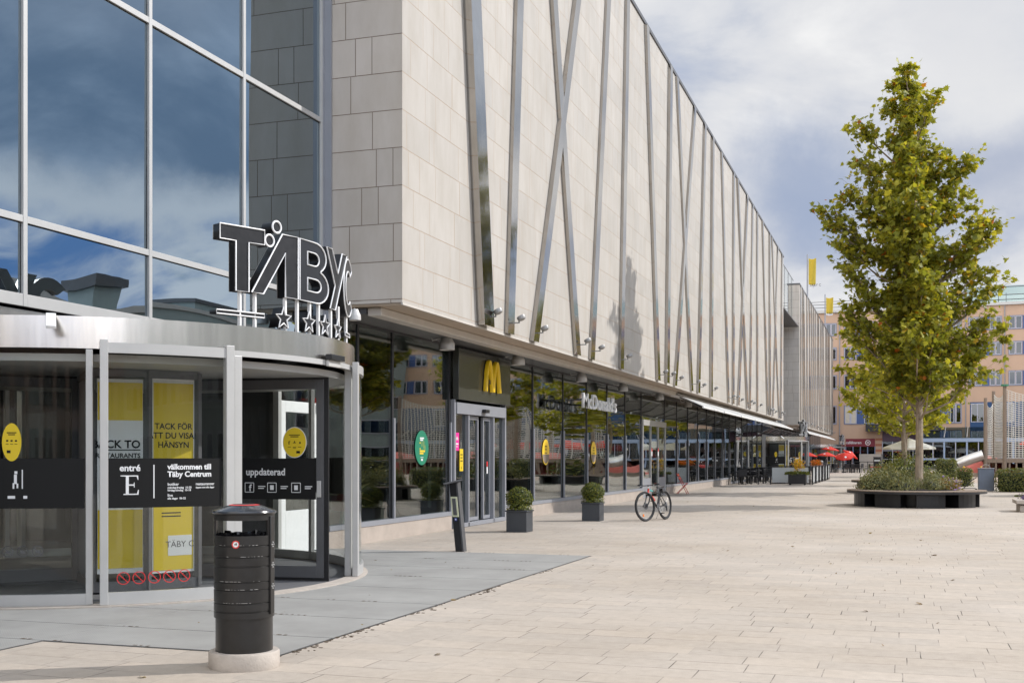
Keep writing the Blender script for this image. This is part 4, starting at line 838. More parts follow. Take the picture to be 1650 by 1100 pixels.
on_round(curve_mesh([arcp(0,0,.030,.030,25,325,26)],.0006),M['red'],va-16,.945,rb+.0052); on_round(curve_mesh([disc(.021,.021)],.0004),M['paper'],va-16,.945,rb+.0062); on_round(bars([(0,0,.022,.006),(.004,.004,.006,.018)]),M['ink'],va-16,.945,rb+.0072)
b=MB(); a=rad(va+62); b.M=Matrix.Translation(O)@Matrix.Rotation(a,4,'Z'); b.bx(rb-.01,rb+.016,-.03,.03,.41,1.15); b.build('door_edge',M['binpaint'],LB,bevel=.004)
for z in (.935,.78,.62):
    b=MB(); b.M=Matrix.Translation(O)@Matrix.Rotation(a,4,'Z')
    for dy,dz in ((-.014,0),(.014,0),(0,.016),(0,-.016)): b.ball((rb+.017,dy,z+dz),.006,8,6)
    b.build('hinge',M['alu'],LB)
b=MB()
for z in (.93,.845,.66,.60,.50):
    for k in range(7):
        t=rad(va+random.uniform(-55,50)); l=random.uniform(.008,.03); r=rb+.0045; b.put([(O.x+r*math.cos(t+s*l/r),O.y+r*math.sin(t+s*l/r),z+.007+dz) for s,dz in ((-1,-.001),(1,-.0012),(1,.0012),(-1,.001))],[(0,1,2,3)])
b.build('scratches',M['offwhite'],LB,smooth=0)
# ---------------------------------------------------------------- door opener post
DP=thing('opener_post','leaning black door opener post with tilted cap in front of the sliding door','post',(-7.05,18.4,0))
b=MB(); p0=Vector((-7.05,18.4,0)); top=p0+Vector((-.105,-.03,1.17)); sx,sy=.075,.075
def slab_post(p,q,sx,sy,off=(0,0)):
    return [(c.x+i*sx+off[0],c.y+j*sy+off[1],c.z) for c in (p,q) for i,j in ((-1,-1),(1,-1),(1,1),(-1,1))]
FS=[(0,3,2,1),(4,5,6,7),(0,1,5,4),(1,2,6,5),(2,3,7,6),(3,0,4,7)]
b.put(slab_post(p0,top,sx,sy),FS); b.build('column',M['darkgrey'],DP,bevel=.004,smooth=0)
b=MB(); L1=lambda k: p0+(top-p0)*k
b.put(slab_post(L1(.005),L1(.985),.055,.012,(-.008,-.078)),FS); b.build('face_plate',M['black'],DP,smooth=0)
b=MB(); b.put(slab_post(L1(.50),L1(.79),.058,.008,(-.008,-.090)),FS); o=b.build('push_plate',mat('pale push plate',(.55,.56,.38),.5,0,.05,5.),DP,bevel=.003,smooth=0)
b=MB(); b.put(slab_post(L1(.525),L1(.765),.034,.006,(-.008,-.098)),FS); b.build('button',M['darkgrey'],DP,bevel=.008)
b=MB(); b.put(slab_post(L1(.445),L1(.485),.022,.004,(-.008,-.092)),FS); b.mi=1; b.put(slab_post(L1(.455),L1(.475),.010,.003,(-.008,-.098)),FS); b.build('wheelchair_symbol',[mat('blue print',(.05,.08,.35),.5,0,0),M['paper']],DP,smooth=0)
b=MB(); b.bar(top+Vector((-.16,-.10,-.035)),top+Vector((.115,.03,.035)),.26,.022); b.build('cap',M['darkgrey'],DP,bevel=.004)
# ---------------------------------------------------------------- planters with box balls
def planter(x,y,label):
    t=thing('planter','x','planter',(x,y,0)); t['label']=label; t['group']='cube planters along the shop windows'
    b=MB(); w=.225; b.bx(x-w,x+w,y-w,y+w,0,.43); b.bx(x-w-.022,x+w+.022,y-w-.022,y+w+.022,.431,.462); b.build('pot',M['slate'],t,bevel=.006)
    b=MB(); b.bx(x-w+.01,x+w-.01,y-w+.01,y+w-.01,.4,.47); b.build('soil',M['soil'],t,smooth=0)
    Lv=Leaves('oval')
    for k in range(2600):
        d=rnd_dir(); 
        if d.z<-.55: continue
        r=.27*(1+.10*mnoise.noise(d*2.3+Vector((x,y,0)))+.05*mnoise.noise(d*6))*random.uniform(.90,1.06); p=(x+d.x*r,y+d.y*r,.70+d.z*r*.88); Lv.add(p,random.uniform(.03,.045),d+rnd_dir()*.75,d+rnd_dir()*.6)
    for k in range(500):
        a=random.uniform(0,2*PI); r=random.uniform(.18,.30); Lv.add((x+r*math.cos(a),y+r*math.sin(a),.47+random.uniform(0,.10)),random.uniform(.03,.05),Vector((math.cos(a),math.sin(a),.6))+rnd_dir()*.5)
    f=Lv.build('foliage',M['box'],t)
    b=MB(); b.ball((x,y,.69),.235,16,10,(1,1,.9)); b.build('inner_twigs',M['core'],t)  # solid near black core filling the ball behind its leaves
    return t
M['slate']=mat('slate grey pot',(.045,.05,.058),.5,0,.12,5.,.0006,60)
planter(-7.72,23.62,'slate cube planter with clipped box ball beside the sliding door, nearer of two')
planter(-7.30,28.22,'slate cube planter with clipped box ball left of the parked bicycle, farther of two')
# ---------------------------------------------------------------- bicycle
def bicycle():
    rz=rad(-15); t=thing('bicycle','parked mountain bike with black, red and turquoise frame standing on its kickstand','bicycle',(-5.98,28.32,0),rz)
    Mw=WM[t.name]; wb=1.10; R=.345
    lean=Matrix.Rotation(rad(-4),4,'Y')            # local: +y runs from front wheel to rear wheel
    def wheel(c,steer,name):
        Mx=Mw@lean@Matrix.Translation(c)@Matrix.Rotation(steer,4,'Z')
        b=MB(); b.M=Mx; w=b.path([(0,R*math.cos(a),R*math.sin(a)) for a in [2*PI*i/40 for i in range(40)]],.027,8,True).build('tyre',M['rubber'],t)
        b=MB(); b.M=Mx; b.path([(0,(R-.035)*math.cos(a),(R-.035)*math.sin(a)) for a in [2*PI*i/40 for i in range(40)]],.012,6,True); b.build('rim',M['black'],w)
        b=MB(); b.M=Mx
        for i in range(18): a=2*PI*i/18; b.tube((.02*(-1)**i,.02*math.cos(a+.6),.02*math.sin(a+.6)),(0,(R-.04)*math.cos(a),(R-.04)*math.sin(a)),.0022,None,4)
        b.build('spokes',M['alu'],w,smooth=0)
        b=MB(); b.M=Mx; b.M=Mx@Matrix.Rotation(PI/2,4,'Y'); b.lathe([(.018,-.05),(.03,-.03),(.03,.03),(.018,.05)],12); b.lathe([(.08,.034),(.08,.036),(.05,.036),(.05,.034)],20); b.build('hub',M['darkgrey'],w)
        if name=='f': b=MB(); b.M=Mx; b.bx(-.012,.012,-.10,-.06,-.25,-.19); b.build('reflector',mat('orange reflector',(.9,.22,.02),.3,0,0),w,bevel=.004)
        return w
    st=rad(-14); wheel((0,0,R+.025),st,'f'); wheel((0,wb,R+.025),0,'r')
    Q=lambda x,y,z: Mw@lean@Vector((x,y,z))
    bb=(0,.66,.33); hd0,hd1=(0,.20,.66),(0,.25,.80); seat=(0,.86,.78); ax=(0,wb,R+.025)
    def T(name,pts,r,m,par=None,n=8):
        b=MB(); b.path([Q(*p) for p in pts],r,n); return b.build(name,M[m] if isinstance(m,str) else m,par or t)
    teal=mat('turquoise frame paint',(.06,.48,.46),.3,0,.05,5.,coat=.5); rd=mat('red frame paint',(.65,.045,.02),.3,0,.05,5.,coat=.5)
    T('head_tube',[hd0,hd1],.026,rd); T('top_tube',[(0,.26,.77),(0,.45,.735)],.018,teal); T('top_tube',[(0,.45,.735),(0,.83,.66)],.018,'black'); T('down_tube',[(0,.22,.69),(0,.42,.52)],.027,rd); T('down_tube',[(0,.42,.52),bb],.027,'black'); T('bottle',[(.0,.40,.60),(.0,.52,.50)],.033,rd)
    T('seat_tube',[bb,(0,.83,.70)],.018,'black'); T('seat_post',[(0,.83,.70),seat],.014,'black')
    for s in (-.05,.05): T('chain_stay',[(s*.5,.68,.33),(s,wb,R+.025)],.010,'black'); T('seat_stay',[(s*.5,.83,.66),(s,wb,R+.025)],.009,'black')
    # fork and bars turn with the front wheel
    Ms=Mw@lean@Matrix.Translation((0,.0,0))@Matrix.Rotation(st,4,'Z')
    b=MB(); b.M=Ms
    for s in (-.06,.06): b.path([(s,0,R+.02),(s,.09,.47)],.019,8); b.path([(s,.09,.46),(s,.15,.64)],.015,8)
    b.bar((-.07,.15,.645),(.07,.15,.645),.05,.05); b.build('fork',M['black'],t)
    hb=Q(0,.25,.84)
    b=MB(); b.path([Q(0,.25,.80),Q(0,.25,.86),Q(0,.21,.88)],.017,8); b.build('stem',M['black'],t)
    b=MB(); ca,sa=math.cos(st),math.sin(st); H=lambda x,y,z: Q(x*ca-y*sa,.21+x*sa+y*ca,.88+z); b.path([H(-.34,.04,.02),H(-.12,0,.0),H(.12,0,0),H(.34,.04,.02)],.011,8); b.build('handlebar',M['black'],t)
    for s in (-1,1):
        b=MB(); b.tube(H(s*.24,.02,.012),H(s*.35,.042,.021),.017,None,8); b.build('grip',M['rubber'],t)
        b=MB(); b.path([H(s*.20,.01,.005),H(s*.22,-.05,-.02),H(s*.31,-.06,-.03)],.006,6); b.build('brake_lever',M['alu'],t)
    b=MB(); b.bar(H(.04,-.03,-.05),H(.07,-.05,-.05),.06,.05); b.build('front_lamp',M['offwhite'],t,bevel=.004)
    b=MB(); b.M=Mw@lean; b.put([(-.02,.72,.80),(.02,.72,.80),(.07,.98,.81),(-.07,.98,.81),(-.025,.70,.835),(.025,.70,.835),(.08,.99,.855),(-.08,.99,.855)],FS); b.build('saddle',M['black'],t,bevel=.015)
    b=MB(); b.M=Mw@lean@Matrix.Translation(bb)@Matrix.Rotation(PI/2,4,'Y'); b.lathe([(.085,.035),(.088,.037),(.085,.04),(.03,.04)],24); b.build('chainring',M['darkgrey'],t)
    b=MB(); b.M=Mw@lean@Matrix.Translation(ax)@Matrix.Rotation(PI/2,4,'Y'); b.lathe([(.06,.03),(.05,.045),(.03,.06)],18); b.build('cassette',M['darkgrey'],t)
    T('chain',[(.037,.66,.415),(.04,wb,.43)],.005,'darkgrey'); T('chain',[(.037,.66,.245),(.04,wb-.02,.25),(.04,wb,.31)],.005,'darkgrey'); T('derailleur',[(.05,wb,R),(.055,wb-.01,.22)],.014,'black')
    for s,dz in ((1,-.16),(-1,.16)):
        T('crank',[(s*.06,.66,.33),(s*.075,.68,.33+dz)],.011,'alu'); b=MB(); b.bar(Q(s*.08,.68,.33+dz),Q(s*.17,.68,.33+dz),.08,.022); b.build('pedal',M['black'],t,bevel=.004)
    T('kickstand',[(-.05,.98,.33),(-.20,.97,.03)],.008,'alu'); T('seat_bag',[(0,.93,.76),(0,1.0,.68)],.045,'black')
    return t
bicycle()
# ---------------------------------------------------------------- red folding chair
FC=thing('folding_chair','red folding bistro chair standing alone before the shop windows','chair',(-8.95,50.0,0)); c=Vector((-8.95,50.0,0))
for s in (-.2,.2): b=MB(); b.bar(c+Vector((.22,s,0)),c+Vector((-.24,s,.88)),.025,.018,(0,1,0)); b.build('leg',M['redpaint'],FC,smooth=0)
for s in (-.17,.17): b=MB(); b.bar(c+Vector((-.24,s,0)),c+Vector((.20,s,.45)),.025,.018,(0,1,0)); b.build('leg',M['redpaint'],FC,smooth=0)
b=MB()
for k in range(5): b.bar(c+Vector((-.18+.09*k,-.19,.455)),c+Vector((-.18+.09*k,.19,.455)),.07,.015)
b.build('seat',M['redpaint'],FC,smooth=0)
b=MB()
for k,z in enumerate((.66,.80)): b.bar(c+Vector((-.135-.065*k,-.2,z)),c+Vector((-.135-.065*k,.2,z)),.018,.08)
b.build('backrest',mat('orange red slats',(.75,.10,.03),.45,0,.05,5.),FC,smooth=0)
# ---------------------------------------------------------------- things behind the first window
PS=thing('plant_stand','red pot with pale grass on turquoise legs behind the first shop window','plant',(-10.1,20.15,.012))
c=Vector((-10.1,20.2,.012))
b=MB()
for s in (-.14,.14): b.path([c+Vector((0,s*1.25,0)),c+Vector((0,s*.9,.55))],[.075,.055],10)
b.build('leg',mat('turquoise enamel',(.08,.50,.47),.4,0,.1,6.),PS); b=MB(); b.lathe([(.25,.55),(.28,.56),(.30,.88),(.27,.885),(.26,.80),(0,.80)],24,c); b.build('pot',M['redpaint'],PS)
Lv=Leaves('blade')
for k in range(120):
    a=random.uniform(0,2*PI); d=Vector((math.cos(a)*.35,math.sin(a)*.35,1)); Lv.add(c+Vector((random.uniform(-.14,.14),random.uniform(-.14,.14),.82)),random.uniform(.25,.5),rnd_dir(),d,.9)
Lv.build('grass',mat('pale dry grass',(.42,.36,.16),.7,0,.2,10.),PS)
# ---------------------------------------------------------------- cafe
CH=thing('cafe_chair','black open air cafe chair among the tables behind the screens','chair',(0,0,0),0,'black chairs of the cafe')
b=MB(); b.bx(-.22,.22,-.22,.22,.43,.47); b.build('seat',M['black'],CH,bevel=.01)
b=MB(); b.bx(-.24,.24,.20,.24,.50,.88); b.build('backrest',M['black'],CH,bevel=.01)
for sx in (-1,1):
    for sy in (-1,1):
        b=MB(); b.bar((sx*.2,sy*.2,0),(sx*.2,sy*.2,.43 if sy<0 else .86),.035,.035); b.build('leg',M['black'],CH,smooth=0)
    b=MB(); b.bar((sx*.24,-.2,.65),(sx*.24,.2,.65),.04,.03); b.build('armrest',M['black'],CH,smooth=0)
TB=thing('cafe_table','small dark cafe table between the black chairs behind the screens','table',(0,0,0),0,'tables of the cafe')
b=MB(); b.bx(-.35,.35,-.35,.35,.72,.75); b.build('tabletop',M['darkgrey'],TB,bevel=.005); b=MB(); b.tube((0,0,.02),(0,0,.72),.03); b.build('stem',M['black'],TB); b=MB(); b.bx(-.22,.22,-.03,.03,0,.02); b.bx(-.03,.03,-.22,.22,0,.021); b.build('foot',M['black'],TB,smooth=0)
random.seed(21); first=True; spots=[(x,y) for y in (67.7,70.3,73.,75.8,78.6,81.6) for x in (-8.6,-6.9) if not (y<68 and x>-8)]
for x,y in spots:
    x+=random.uniform(-.15,.15); y+=random.uniform(-.2,.2)
    tb=TB if first else dup(TB); tb.location=(x,y,0); tb.rotation_euler.z=random.uniform(-.2,.2)
    for k in range(4):
        a=k*PI/2+random.uniform(-.25,.25); r=.72
        ch=CH if first else dup(CH); first=False; ch.location=(x+r*math.cos(a),y+r*math.sin(a),0); ch.rotation_euler.z=a-PI/2
# two guests at the far end of the screens
def person(name,label,loc,rz,skin,shirt,trousers,hair,longhair):
    t=thing(name,label,'person',loc,rz); J={'pelvis':(0,0,.50),'waist':(0,-.02,.68),'chest':(0,.0,.88),'neck':(0,-.01,1.04),'head':(0,-.04,1.14),'crown':(0,-.04,1.27)}
    E=[('pelvis','waist'),('waist','chest'),('chest','neck'),('neck','head'),('head','crown')]; R_={'pelvis':.15,'waist':.125,'chest':.14,'neck':.052,'head':.09,'crown':.07}
    for s,n in ((-1,'l'),(1,'r')):
        for k,p,r in (('hip',(s*.10,-.02,.50),.09),('knee',(s*.12,-.43,.50),.065),('ankle',(s*.12,-.42,.10),.042),('toe',(s*.13,-.58,.035),.035),('sho',(s*.18,0,.97),.06),('elb',(s*.24,-.12,.72),.042),('wri',(s*.14,-.36,.74),.03),('palm',(s*.12,-.43,.745),.028)): J[k+n]=p; R_[k+n]=r
        E+=[('pelvis','hip'+n),('hip'+n,'knee'+n),('knee'+n,'ankle'+n),('ankle'+n,'toe'+n),('chest','sho'+n),('sho'+n,'elb'+n),('elb'+n,'wri'+n),('wri'+n,'palm'+n)]
        for q in range(5):
            dx=(q-2)*.016; J['f%d'%q+n]=(s*.12+dx,-.43-(.075 if q else .04)-.006*(2-abs(q-2)),.735); R_['f%d'%q+n]=.009; E.append(('palm'+n,'f%d'%q+n))
    def skin_obj(nm,keys,gain,m,par,root):
        ks=[k for k in J if k in keys] if keys else list(J); ix={k:i for i,k in enumerate(ks)}; me=bpy.data.meshes.new(nm); me.from_pydata([J[k] for k in ks],[(ix[a],ix[b]) for a,b in E if a in ix and b in ix],[])
        o=bpy.data.objects.new(nm,me); COL.objects.link(o); me.materials.append(m); o.modifiers.new('skin','SKIN'); ly=me.skin_vertices[0].data
        for k in ks: ly[ix[k]].radius=(R_[k]*gain+(gain-1)*.03,)*2
        ly[ix[root]].use_root=True; sd=o.modifiers.new('smooth','SUBSURF'); sd.levels=sd.render_levels=1
        o.parent=par; return o
    body=skin_obj('body',None,1.,skin,t,'pelvis')
    skin_obj('shirt',('waist','chest','shol','shor','elbl','elbr'),1.12,shirt,t,'chest'); skin_obj('trousers',('pelvis','hipl','hipr','kneel','kneer','anklel','ankler'),1.10,trousers,t,'pelvis')
    b=MB(); b.ball((0,-.02,1.20),.115,14,10,(.9,1.,1.05)); 
    if longhair: b.ball((0,.04,1.08),.10,12,8,(.9,.7,1.3))
    b.build('hair',hair,t,world=False)
    b=MB(); b.ball((0,-.135,1.16),.018,8,6,(.8,1,1.3)); b.build('nose',skin,t,world=False)
    b=MB(); b.ball((-.035,-.122,1.185),.011,8,6); b.ball((.035,-.122,1.185),.011,8,6); b.build('eyes',M['ink'],t,world=False); b=MB(); b.bx(-.025,.025,-.128,-.118,1.115,1.122); b.build('mouth',M['redpaint'],t,world=False)
    b=MB(); b.bx(-.22,.22,-.22,.22,.37,.41); c=dup(CHAIR_FOR(t)) if False else None
    return t
SK=mat('skin',(.55,.33,.23),.5,0,.05,9.)
# screens
M['frost']=mat('frosted screen glass',(.50,.53,.54),.25,0,.05,2.)
def screen(p,q,label,first=None):
    t=thing('cafe_screen',label,'screen',(p[0],p[1],0),0,'low screens round the cafe'); P_=Vector((*p,0));Q_=Vector((*q,0)); d=(Q_-P_)
    b=MB(); up=Vector((0,0,1))
    for k in (P_,Q_): b.bar(k,k+up*1.05,.07,.07,(0,1,0))
    b.bar(P_+up*.06,Q_+up*.06,.05,.06); b.bar(P_+up*1.02,Q_+up*1.02,.08,.06); b.build('frame',M['black'],t,smooth=0)
    b=MB(); b.bar(P_+d*.04+up*.54,Q_-d*.04+up*.54,.015,.86); b.build('panel',M['frost'],t,smooth=0)
screen((-7.15,68.3),(-4.95,68.3),'low frosted screen facing the viewer behind the planter with the yellow tree')
p1_=at_y(1315,745,83.5); p2_=at_y(1324,745,84.5)
person('person','dark haired person in a black jacket sitting at the end of the cafe screens',(p1_.x,83.5,0),rad(60),SK,M['black'],M['dark'],mat('dark hair',(.015,.011,.009),.6,0,.2,20.),True)
person('person','grey haired person in a red top sitting at the end of the cafe screens',(p2_.x,84.6,0),rad(-70),SK,M['redpaint'],M['dark'],mat('grey hair',(.40,.38,.36),.6,0,.2,20.),False)
for q_,a_ in ((p1_.x,60),(p2_.x,-70)): dup(CH,(q_,83.55 if a_>0 else 84.6,-.02),rad(a_))
random.seed(31); Lv=Leaves('oval')
t=thing('flower_box','orange flowers in a box behind the side screens of the cafe','flowers',(-5.3,78.,0)); b=MB(); b.bx(-5.45,-5.1,76.6,79.6,.7,.98); b.build('box',M['black'],t)
for k in range(500): Lv.add((-5.28+random.gauss(0,.12),random.uniform(76.6,79.6),1.02+random.random()*.32),.11,rnd_dir())
Lv.build('blossoms',leafmat('orange petal',[(0,(.60,.12,.01)),(.6,(.75,.22,.02)),(1,(.10,.13,.02))],.3),t)
for k in range(6): screen((-4.82,68.5+2.9*k),(-4.88,71.2+2.9*k),'low frosted screen with black frame in the receding side row of the cafe')
# planter with small yellow tree
t=thing('planter','black square planter on castors with green ground cover and a small yellow tree','planter',(-5.55,67.2,0)); c=Vector((-5.55,67.2,0))
b=MB(); b.bx(c.x-.48,c.x+.48,c.y-.4,c.y+.4,.08,.62); b.build('pot',M['black'],t,bevel=.01)
b=MB()
for sx in (-.4,.4):
    for sy in (-.3,.3): b.M=Matrix.Translation((c.x+sx,c.y+sy,.04))@Matrix.Rotation(PI/2,4,'X'); b.lathe([(.04,-.02),(.04,.02)],10)
b.build('castor',M['rubber'],t)
b=MB(); b.tube(c+Vector((0,0,.6)),c+Vector((.02,0,.95)),.025,.02); b.build('trunk',M['bark'],t)
Lv=Leaves('oval'); 
for k in range(420): d=rnd_dir(); r=.34*random.uniform(.2,1)**.5*(1+.9*mnoise.noise(d*1.7+Vector((3,1,7)))); Lv.add(c+Vector((.05+d.x*r,d.y*r,1.16+d.z*r*1.05)),.09,rnd_dir())
Lv.build('crown',leafmat('yellow orange leaf',[(0,(.55,.45,.04)),(.5,(.70,.48,.04)),(1,(.70,.28,.06))],.4),t)
Lv=Leaves('blade')
for k in range(900): a=random.uniform(0,2*PI); r=.62*random.uniform(0,1)**.5; Lv.add(c+Vector((r*math.cos(a)*1.05,r*math.sin(a)*.8,.60+random.uniform(0,.10)-max(0,r-.5)*.5)),.13,rnd_dir(),Vector((math.cos(a),math.sin(a),.7)))
Lv.build('ground_cover',M['box'],t)
# ---------------------------------------------------------------- trees
def tree(name,label,base,H,crown0,prof,ntwig,leaf,size,m,trunk_r,kind='plane',lean=(0,0),seed=1,group=None,limbs=46,fill=500):
    random.seed(seed); t=thing(name,label,'tree',base,0,group); B0=Vector(base)
    def axis(z): k=z/H; return B0+Vector((lean[0]*k+.10*math.sin(3.1*k*2+seed),lean[1]*k+.08*math.sin(2.3*k*2+seed*2),z))
    b=MB(); zs=[H*.96*i/16 for i in range(17)]; b.path([axis(z) for z in zs],[max(.012,trunk_r*(1-.93*(z/H))*(1.25 if z<.05 else 1)) for z in zs],10); trunk=b.build('trunk',M['bark'],t)
    lb=MB(); tw=MB(); Lv=Leaves(kind); tips=[]
    for i in range(limbs):
        f=(i+.5)/limbs; z=crown0+(H-crown0)*f**1.0; az=i*2.39996+random.uniform(-.5,.5); r=prof(f,az)*random.uniform(.72,1.10)
        rise=(.25+.65*f)*r+.2; p=axis(max(crown0*.8,z-rise*.75)); out=Vector((math.cos(az),math.sin(az),0)); n=7; pts=[]
        for k in range(n): s=k/(n-1); pts.append(p+out*r*s+Vector((0,0,rise*s**1.2))+Vector((random.gauss(0,.05),random.gauss(0,.05),random.gauss(0,.05)))*(k>0))
        lb.path(pts,[max(.008,.045*(1-f*.6)*(1-.8*k/(n-1))) for k in range(n)],5)
        m_=max(3,int(ntwig*(.35+r)/2.2))
        for q in range(m_):
            s=random.uniform(.22,1)**.75; k=min(n-2,int(s*(n-1))); a=pts[k].lerp(pts[k+1],s*(n-1)-k)
            d=(out*random.uniform(.0,.9)+Vector((random.gauss(0,.6),random.gauss(0,.6),random.uniform(-.25,.75)))).normalized(); l=random.uniform(.25,.62)*(1.15-.4*f); e=a+d*l
            tw.tube(a,e,.006,.003,3); tips.append((a,e,d))
    for a,e,d in tips:
        for q in range(leaf):
            s=random.uniform(.15,1.08); p=a.lerp(e,s)+rnd_dir()*random.uniform(.02,.16); Lv.add(p,size*random.uniform(.6,1.15),Vector((0,0,.75))+rnd_dir()*.8+(p-axis(max(.1,p.z-B0.z)))*.12,d*.6+Vector((0,0,-.45))+rnd_dir()*.5)
    for q in range(fill):
        f=random.random()**.85; z=crown0+(H-crown0)*f; az=random.uniform(0,2*PI); R_=prof(f,az); r=R_*random.uniform(.12,1.0)**.6
        p=axis(z)+Vector((math.cos(az)*r,math.sin(az)*r,random.uniform(-.2,.2)))
        if mnoise.noise(p*.95+Vector((seed,0,0)))<-.05: continue
        d=(Vector((math.cos(az),math.sin(az),.35))+rnd_dir()*.5).normalized(); tw.tube(p-d*.35,p+d*.15,.006,.003,3); k_=mnoise.noise(p*1.4+Vector((0,seed,0)))
        for w in range(int(leaf*(1.25+k_))): u=p+Vector((random.gauss(0,.19),random.gauss(0,.19),random.gauss(0,.15))); Lv.add(u,size*random.uniform(.55,1.15),Vector((0,0,.7))+rnd_dir()*.85+Vector((math.cos(az),math.sin(az),0))*.25,d*.5+Vector((0,0,-.5))+rnd_dir()*.5)
    lb.build('limb',M['bark'],trunk); tw.build('twig',M['twig'],trunk,smooth=0)
    Lv.build('crown',M[m],t); return t
def prof1(f,az):
    # right hand side of the crown is fuller below, both sides step in towards a slim leader
    ks=[(0,1.5),(.05,2.1),(.12,2.35),(.25,2.5),(.42,2.45),(.55,2.3),(.62,1.9),(.72,1.75),(.80,1.2),(.88,.85),(.95,.42),(1,.12)]
    for (a,u),(c,v) in zip(ks,ks[1:]):
        if a<=f<=c: r=u+(v-u)*(f-a)/(c-a)
    side=math.cos(az-.33); bulge=1+.16*math.sin(f*17+1.3)+.10*math.sin(az*2+f*9)
    if side>0.2 and .16<f<.52: r*=1.12
    return r*bulge
def big_tree():
    random.seed(14); base=Vector((.52,40.0,.3)); t=thing('plane_tree','tall slim plane tree rising from the nearest round bench planter','tree',base,0,'plane trees along the square'); H=13.6
    axis=lambda z: base+Vector((-.30*z/H+.08*math.sin(z*.5),.1*z/H+.06*math.sin(z*.7),z))
    b=MB(); zs=[H*.97*i/18 for i in range(19)]; b.path([axis(z) for z in zs],[max(.012,.14*(1-.94*(z/H)**.9)*(1.22 if z<.05 else 1)) for z in zs],10); trunk=b.build('trunk',M['bark'],t)
    # clumps of the crown: sideways offset (m), height (m), radius (m)
    CL_=[(-.45,14.25,.38),(-.62,13.5,.62),(.05,13.85,.36),(-1.5,12.85,.62),(-1.35,11.6,.85),(-.2,12.3,.85),(.55,13.1,.42),(1.0,11.4,.85),(1.75,11.5,.48),(-1.25,10.6,.95),(-2.25,9.8,.78),(-2.65,9.95,.40),(-.05,10.2,1.15),(1.4,10.,.95),(2.2,9.4,.72),(2.62,9.3,.34),(-1.25,8.75,1.15),(.3,8.4,1.35),(1.7,8.4,.92),(-2.05,8.1,.75),(-1.65,7.1,1.0),(-.25,6.75,1.35),(1.4,6.75,1.08),(2.3,7.3,.58),(-1.9,5.85,.75),(-.45,5.4,1.30),(1.2,5.4,1.15),(2.35,5.6,.72),(-1.05,4.4,.85),(.75,4.35,1.0),(1.75,4.55,.82),(-.5,4.3,.8),(0,7.6,1.1),(.4,11.,.8),(-2.0,8.95,.75),(-1.85,10.55,.5),(2.0,8.85,.6),(1.95,7.8,.7),(-2.0,6.5,.6),(1.9,6.1,.7),(1.3,10.75,.6),(-1.0,9.7,.8)]
    clumps=[]
    for o,z,r in CL_:
        z=(z-.3)*.965; clumps.append((math.atan2(0,1) if o>=0 else PI,abs(o),z,r))
        for k in (1,3): clumps.append(((0 if o>=0 else PI)+k*PI/2+random.uniform(-.35,.35),abs(o)*random.uniform(.75,1.0)+random.uniform(0,.25),z+random.uniform(-.3,.3),r*random.uniform(.7,.95)))
    lb=MB(); tw=MB(); Lv=Leaves('plane'); e=Vector((math.cos(YAW),math.sin(YAW),0)); a0=math.atan2(e.y,e.x)-.26
    for az,rr,z,r in clumps:
        out=Vector((math.cos(az+a0),math.sin(az+a0),0)); c=axis(min(z,H))+out*rr; c.z=base.z+z; p=axis(max(2.2,min(H*.95,z-.55*rr-.5))); n=7
        pts=[p.lerp(c,k/(n-1))+Vector((0,0,-.18*rr*math.sin(PI*k/(n-1))))+Vector([random.gauss(0,.03) for _ in '123'])*(0<k) for k in range(n)]
        lb.path(pts,[max(.008,(.018+.016*rr)*(1-.75*k/(n-1))) for k in range(n)],5)
        m_=int(22*r*r)+7
        for q in range(m_):
            d=rnd_dir(); d.z=d.z*.8+.15; ln=r*random.uniform(.5,1.1)*(1+.25*mnoise.noise(d*2+c)); e2=c+Vector((d.x*ln,d.y*ln,d.z*ln*.85)); s2=pts[random.randint(3,n-1)]; tw.path([s2,s2.lerp(e2,.5)+Vector((0,0,.06)),e2],[.008,.006,.003],3)
            dd=(e2-s2).normalized()
            for w in range(random.randint(10,17)):
                s=random.uniform(.30,1.1); u=s2.lerp(e2,s)+rnd_dir()*random.uniform(.02,.17); Lv.add(u,.182*random.uniform(.5,1.2),Vector((0,0,.7))+rnd_dir()*.85+(u-c)*.25,dd*.5+Vector((0,0,-.5))+rnd_dir()*.5)
    lb.build('limb',M['bark'],trunk); tw.build('twig',M['twig'],trunk,smooth=0); Lv.build('crown',M['leaf'],t); print('leaves',len(Lv.f)); return t
TREES=[big_tree()]
def prof2(f,az):
    ks=[(0,1.2),(.08,2.3),(.3,2.9),(.5,2.5),(.75,1.6),(.92,.6),(1,.15)]
    for (a,u),(c,v) in zip(ks,ks[1:]):
        if a<=f<=c: r=u+(v-u)*(f-a)/(c-a)
    return r*(1+.14*math.sin(f*15+az*2))
t2=tree('plane_tree','younger yellow green plane tree directly behind the tall one',(.20,53.5,.3),8.8,3.1,prof2,9,8,.22,'leaf2',.085,'plane_far',(-.05,0),9,'plane trees along the square',40,380); TREES.append(t2)
def prof3(f,az): return prof2(f,az)*1.05
for k,(x,y,s,rz,lb) in enumerate([(.05,68.,.92,1.7,'pale trunked plane tree third in the row beyond the round benches'),(.2,82.,1.0,3.1,'plane tree fourth in the row, far beyond the round benches'),(.3,97,1.05,4.4,'last plane tree of the row before the peach building')]):
    q=dup(t2,(x,y,0.05 if k>2 else .2),rz,label=lb,scale=(s,s,s))
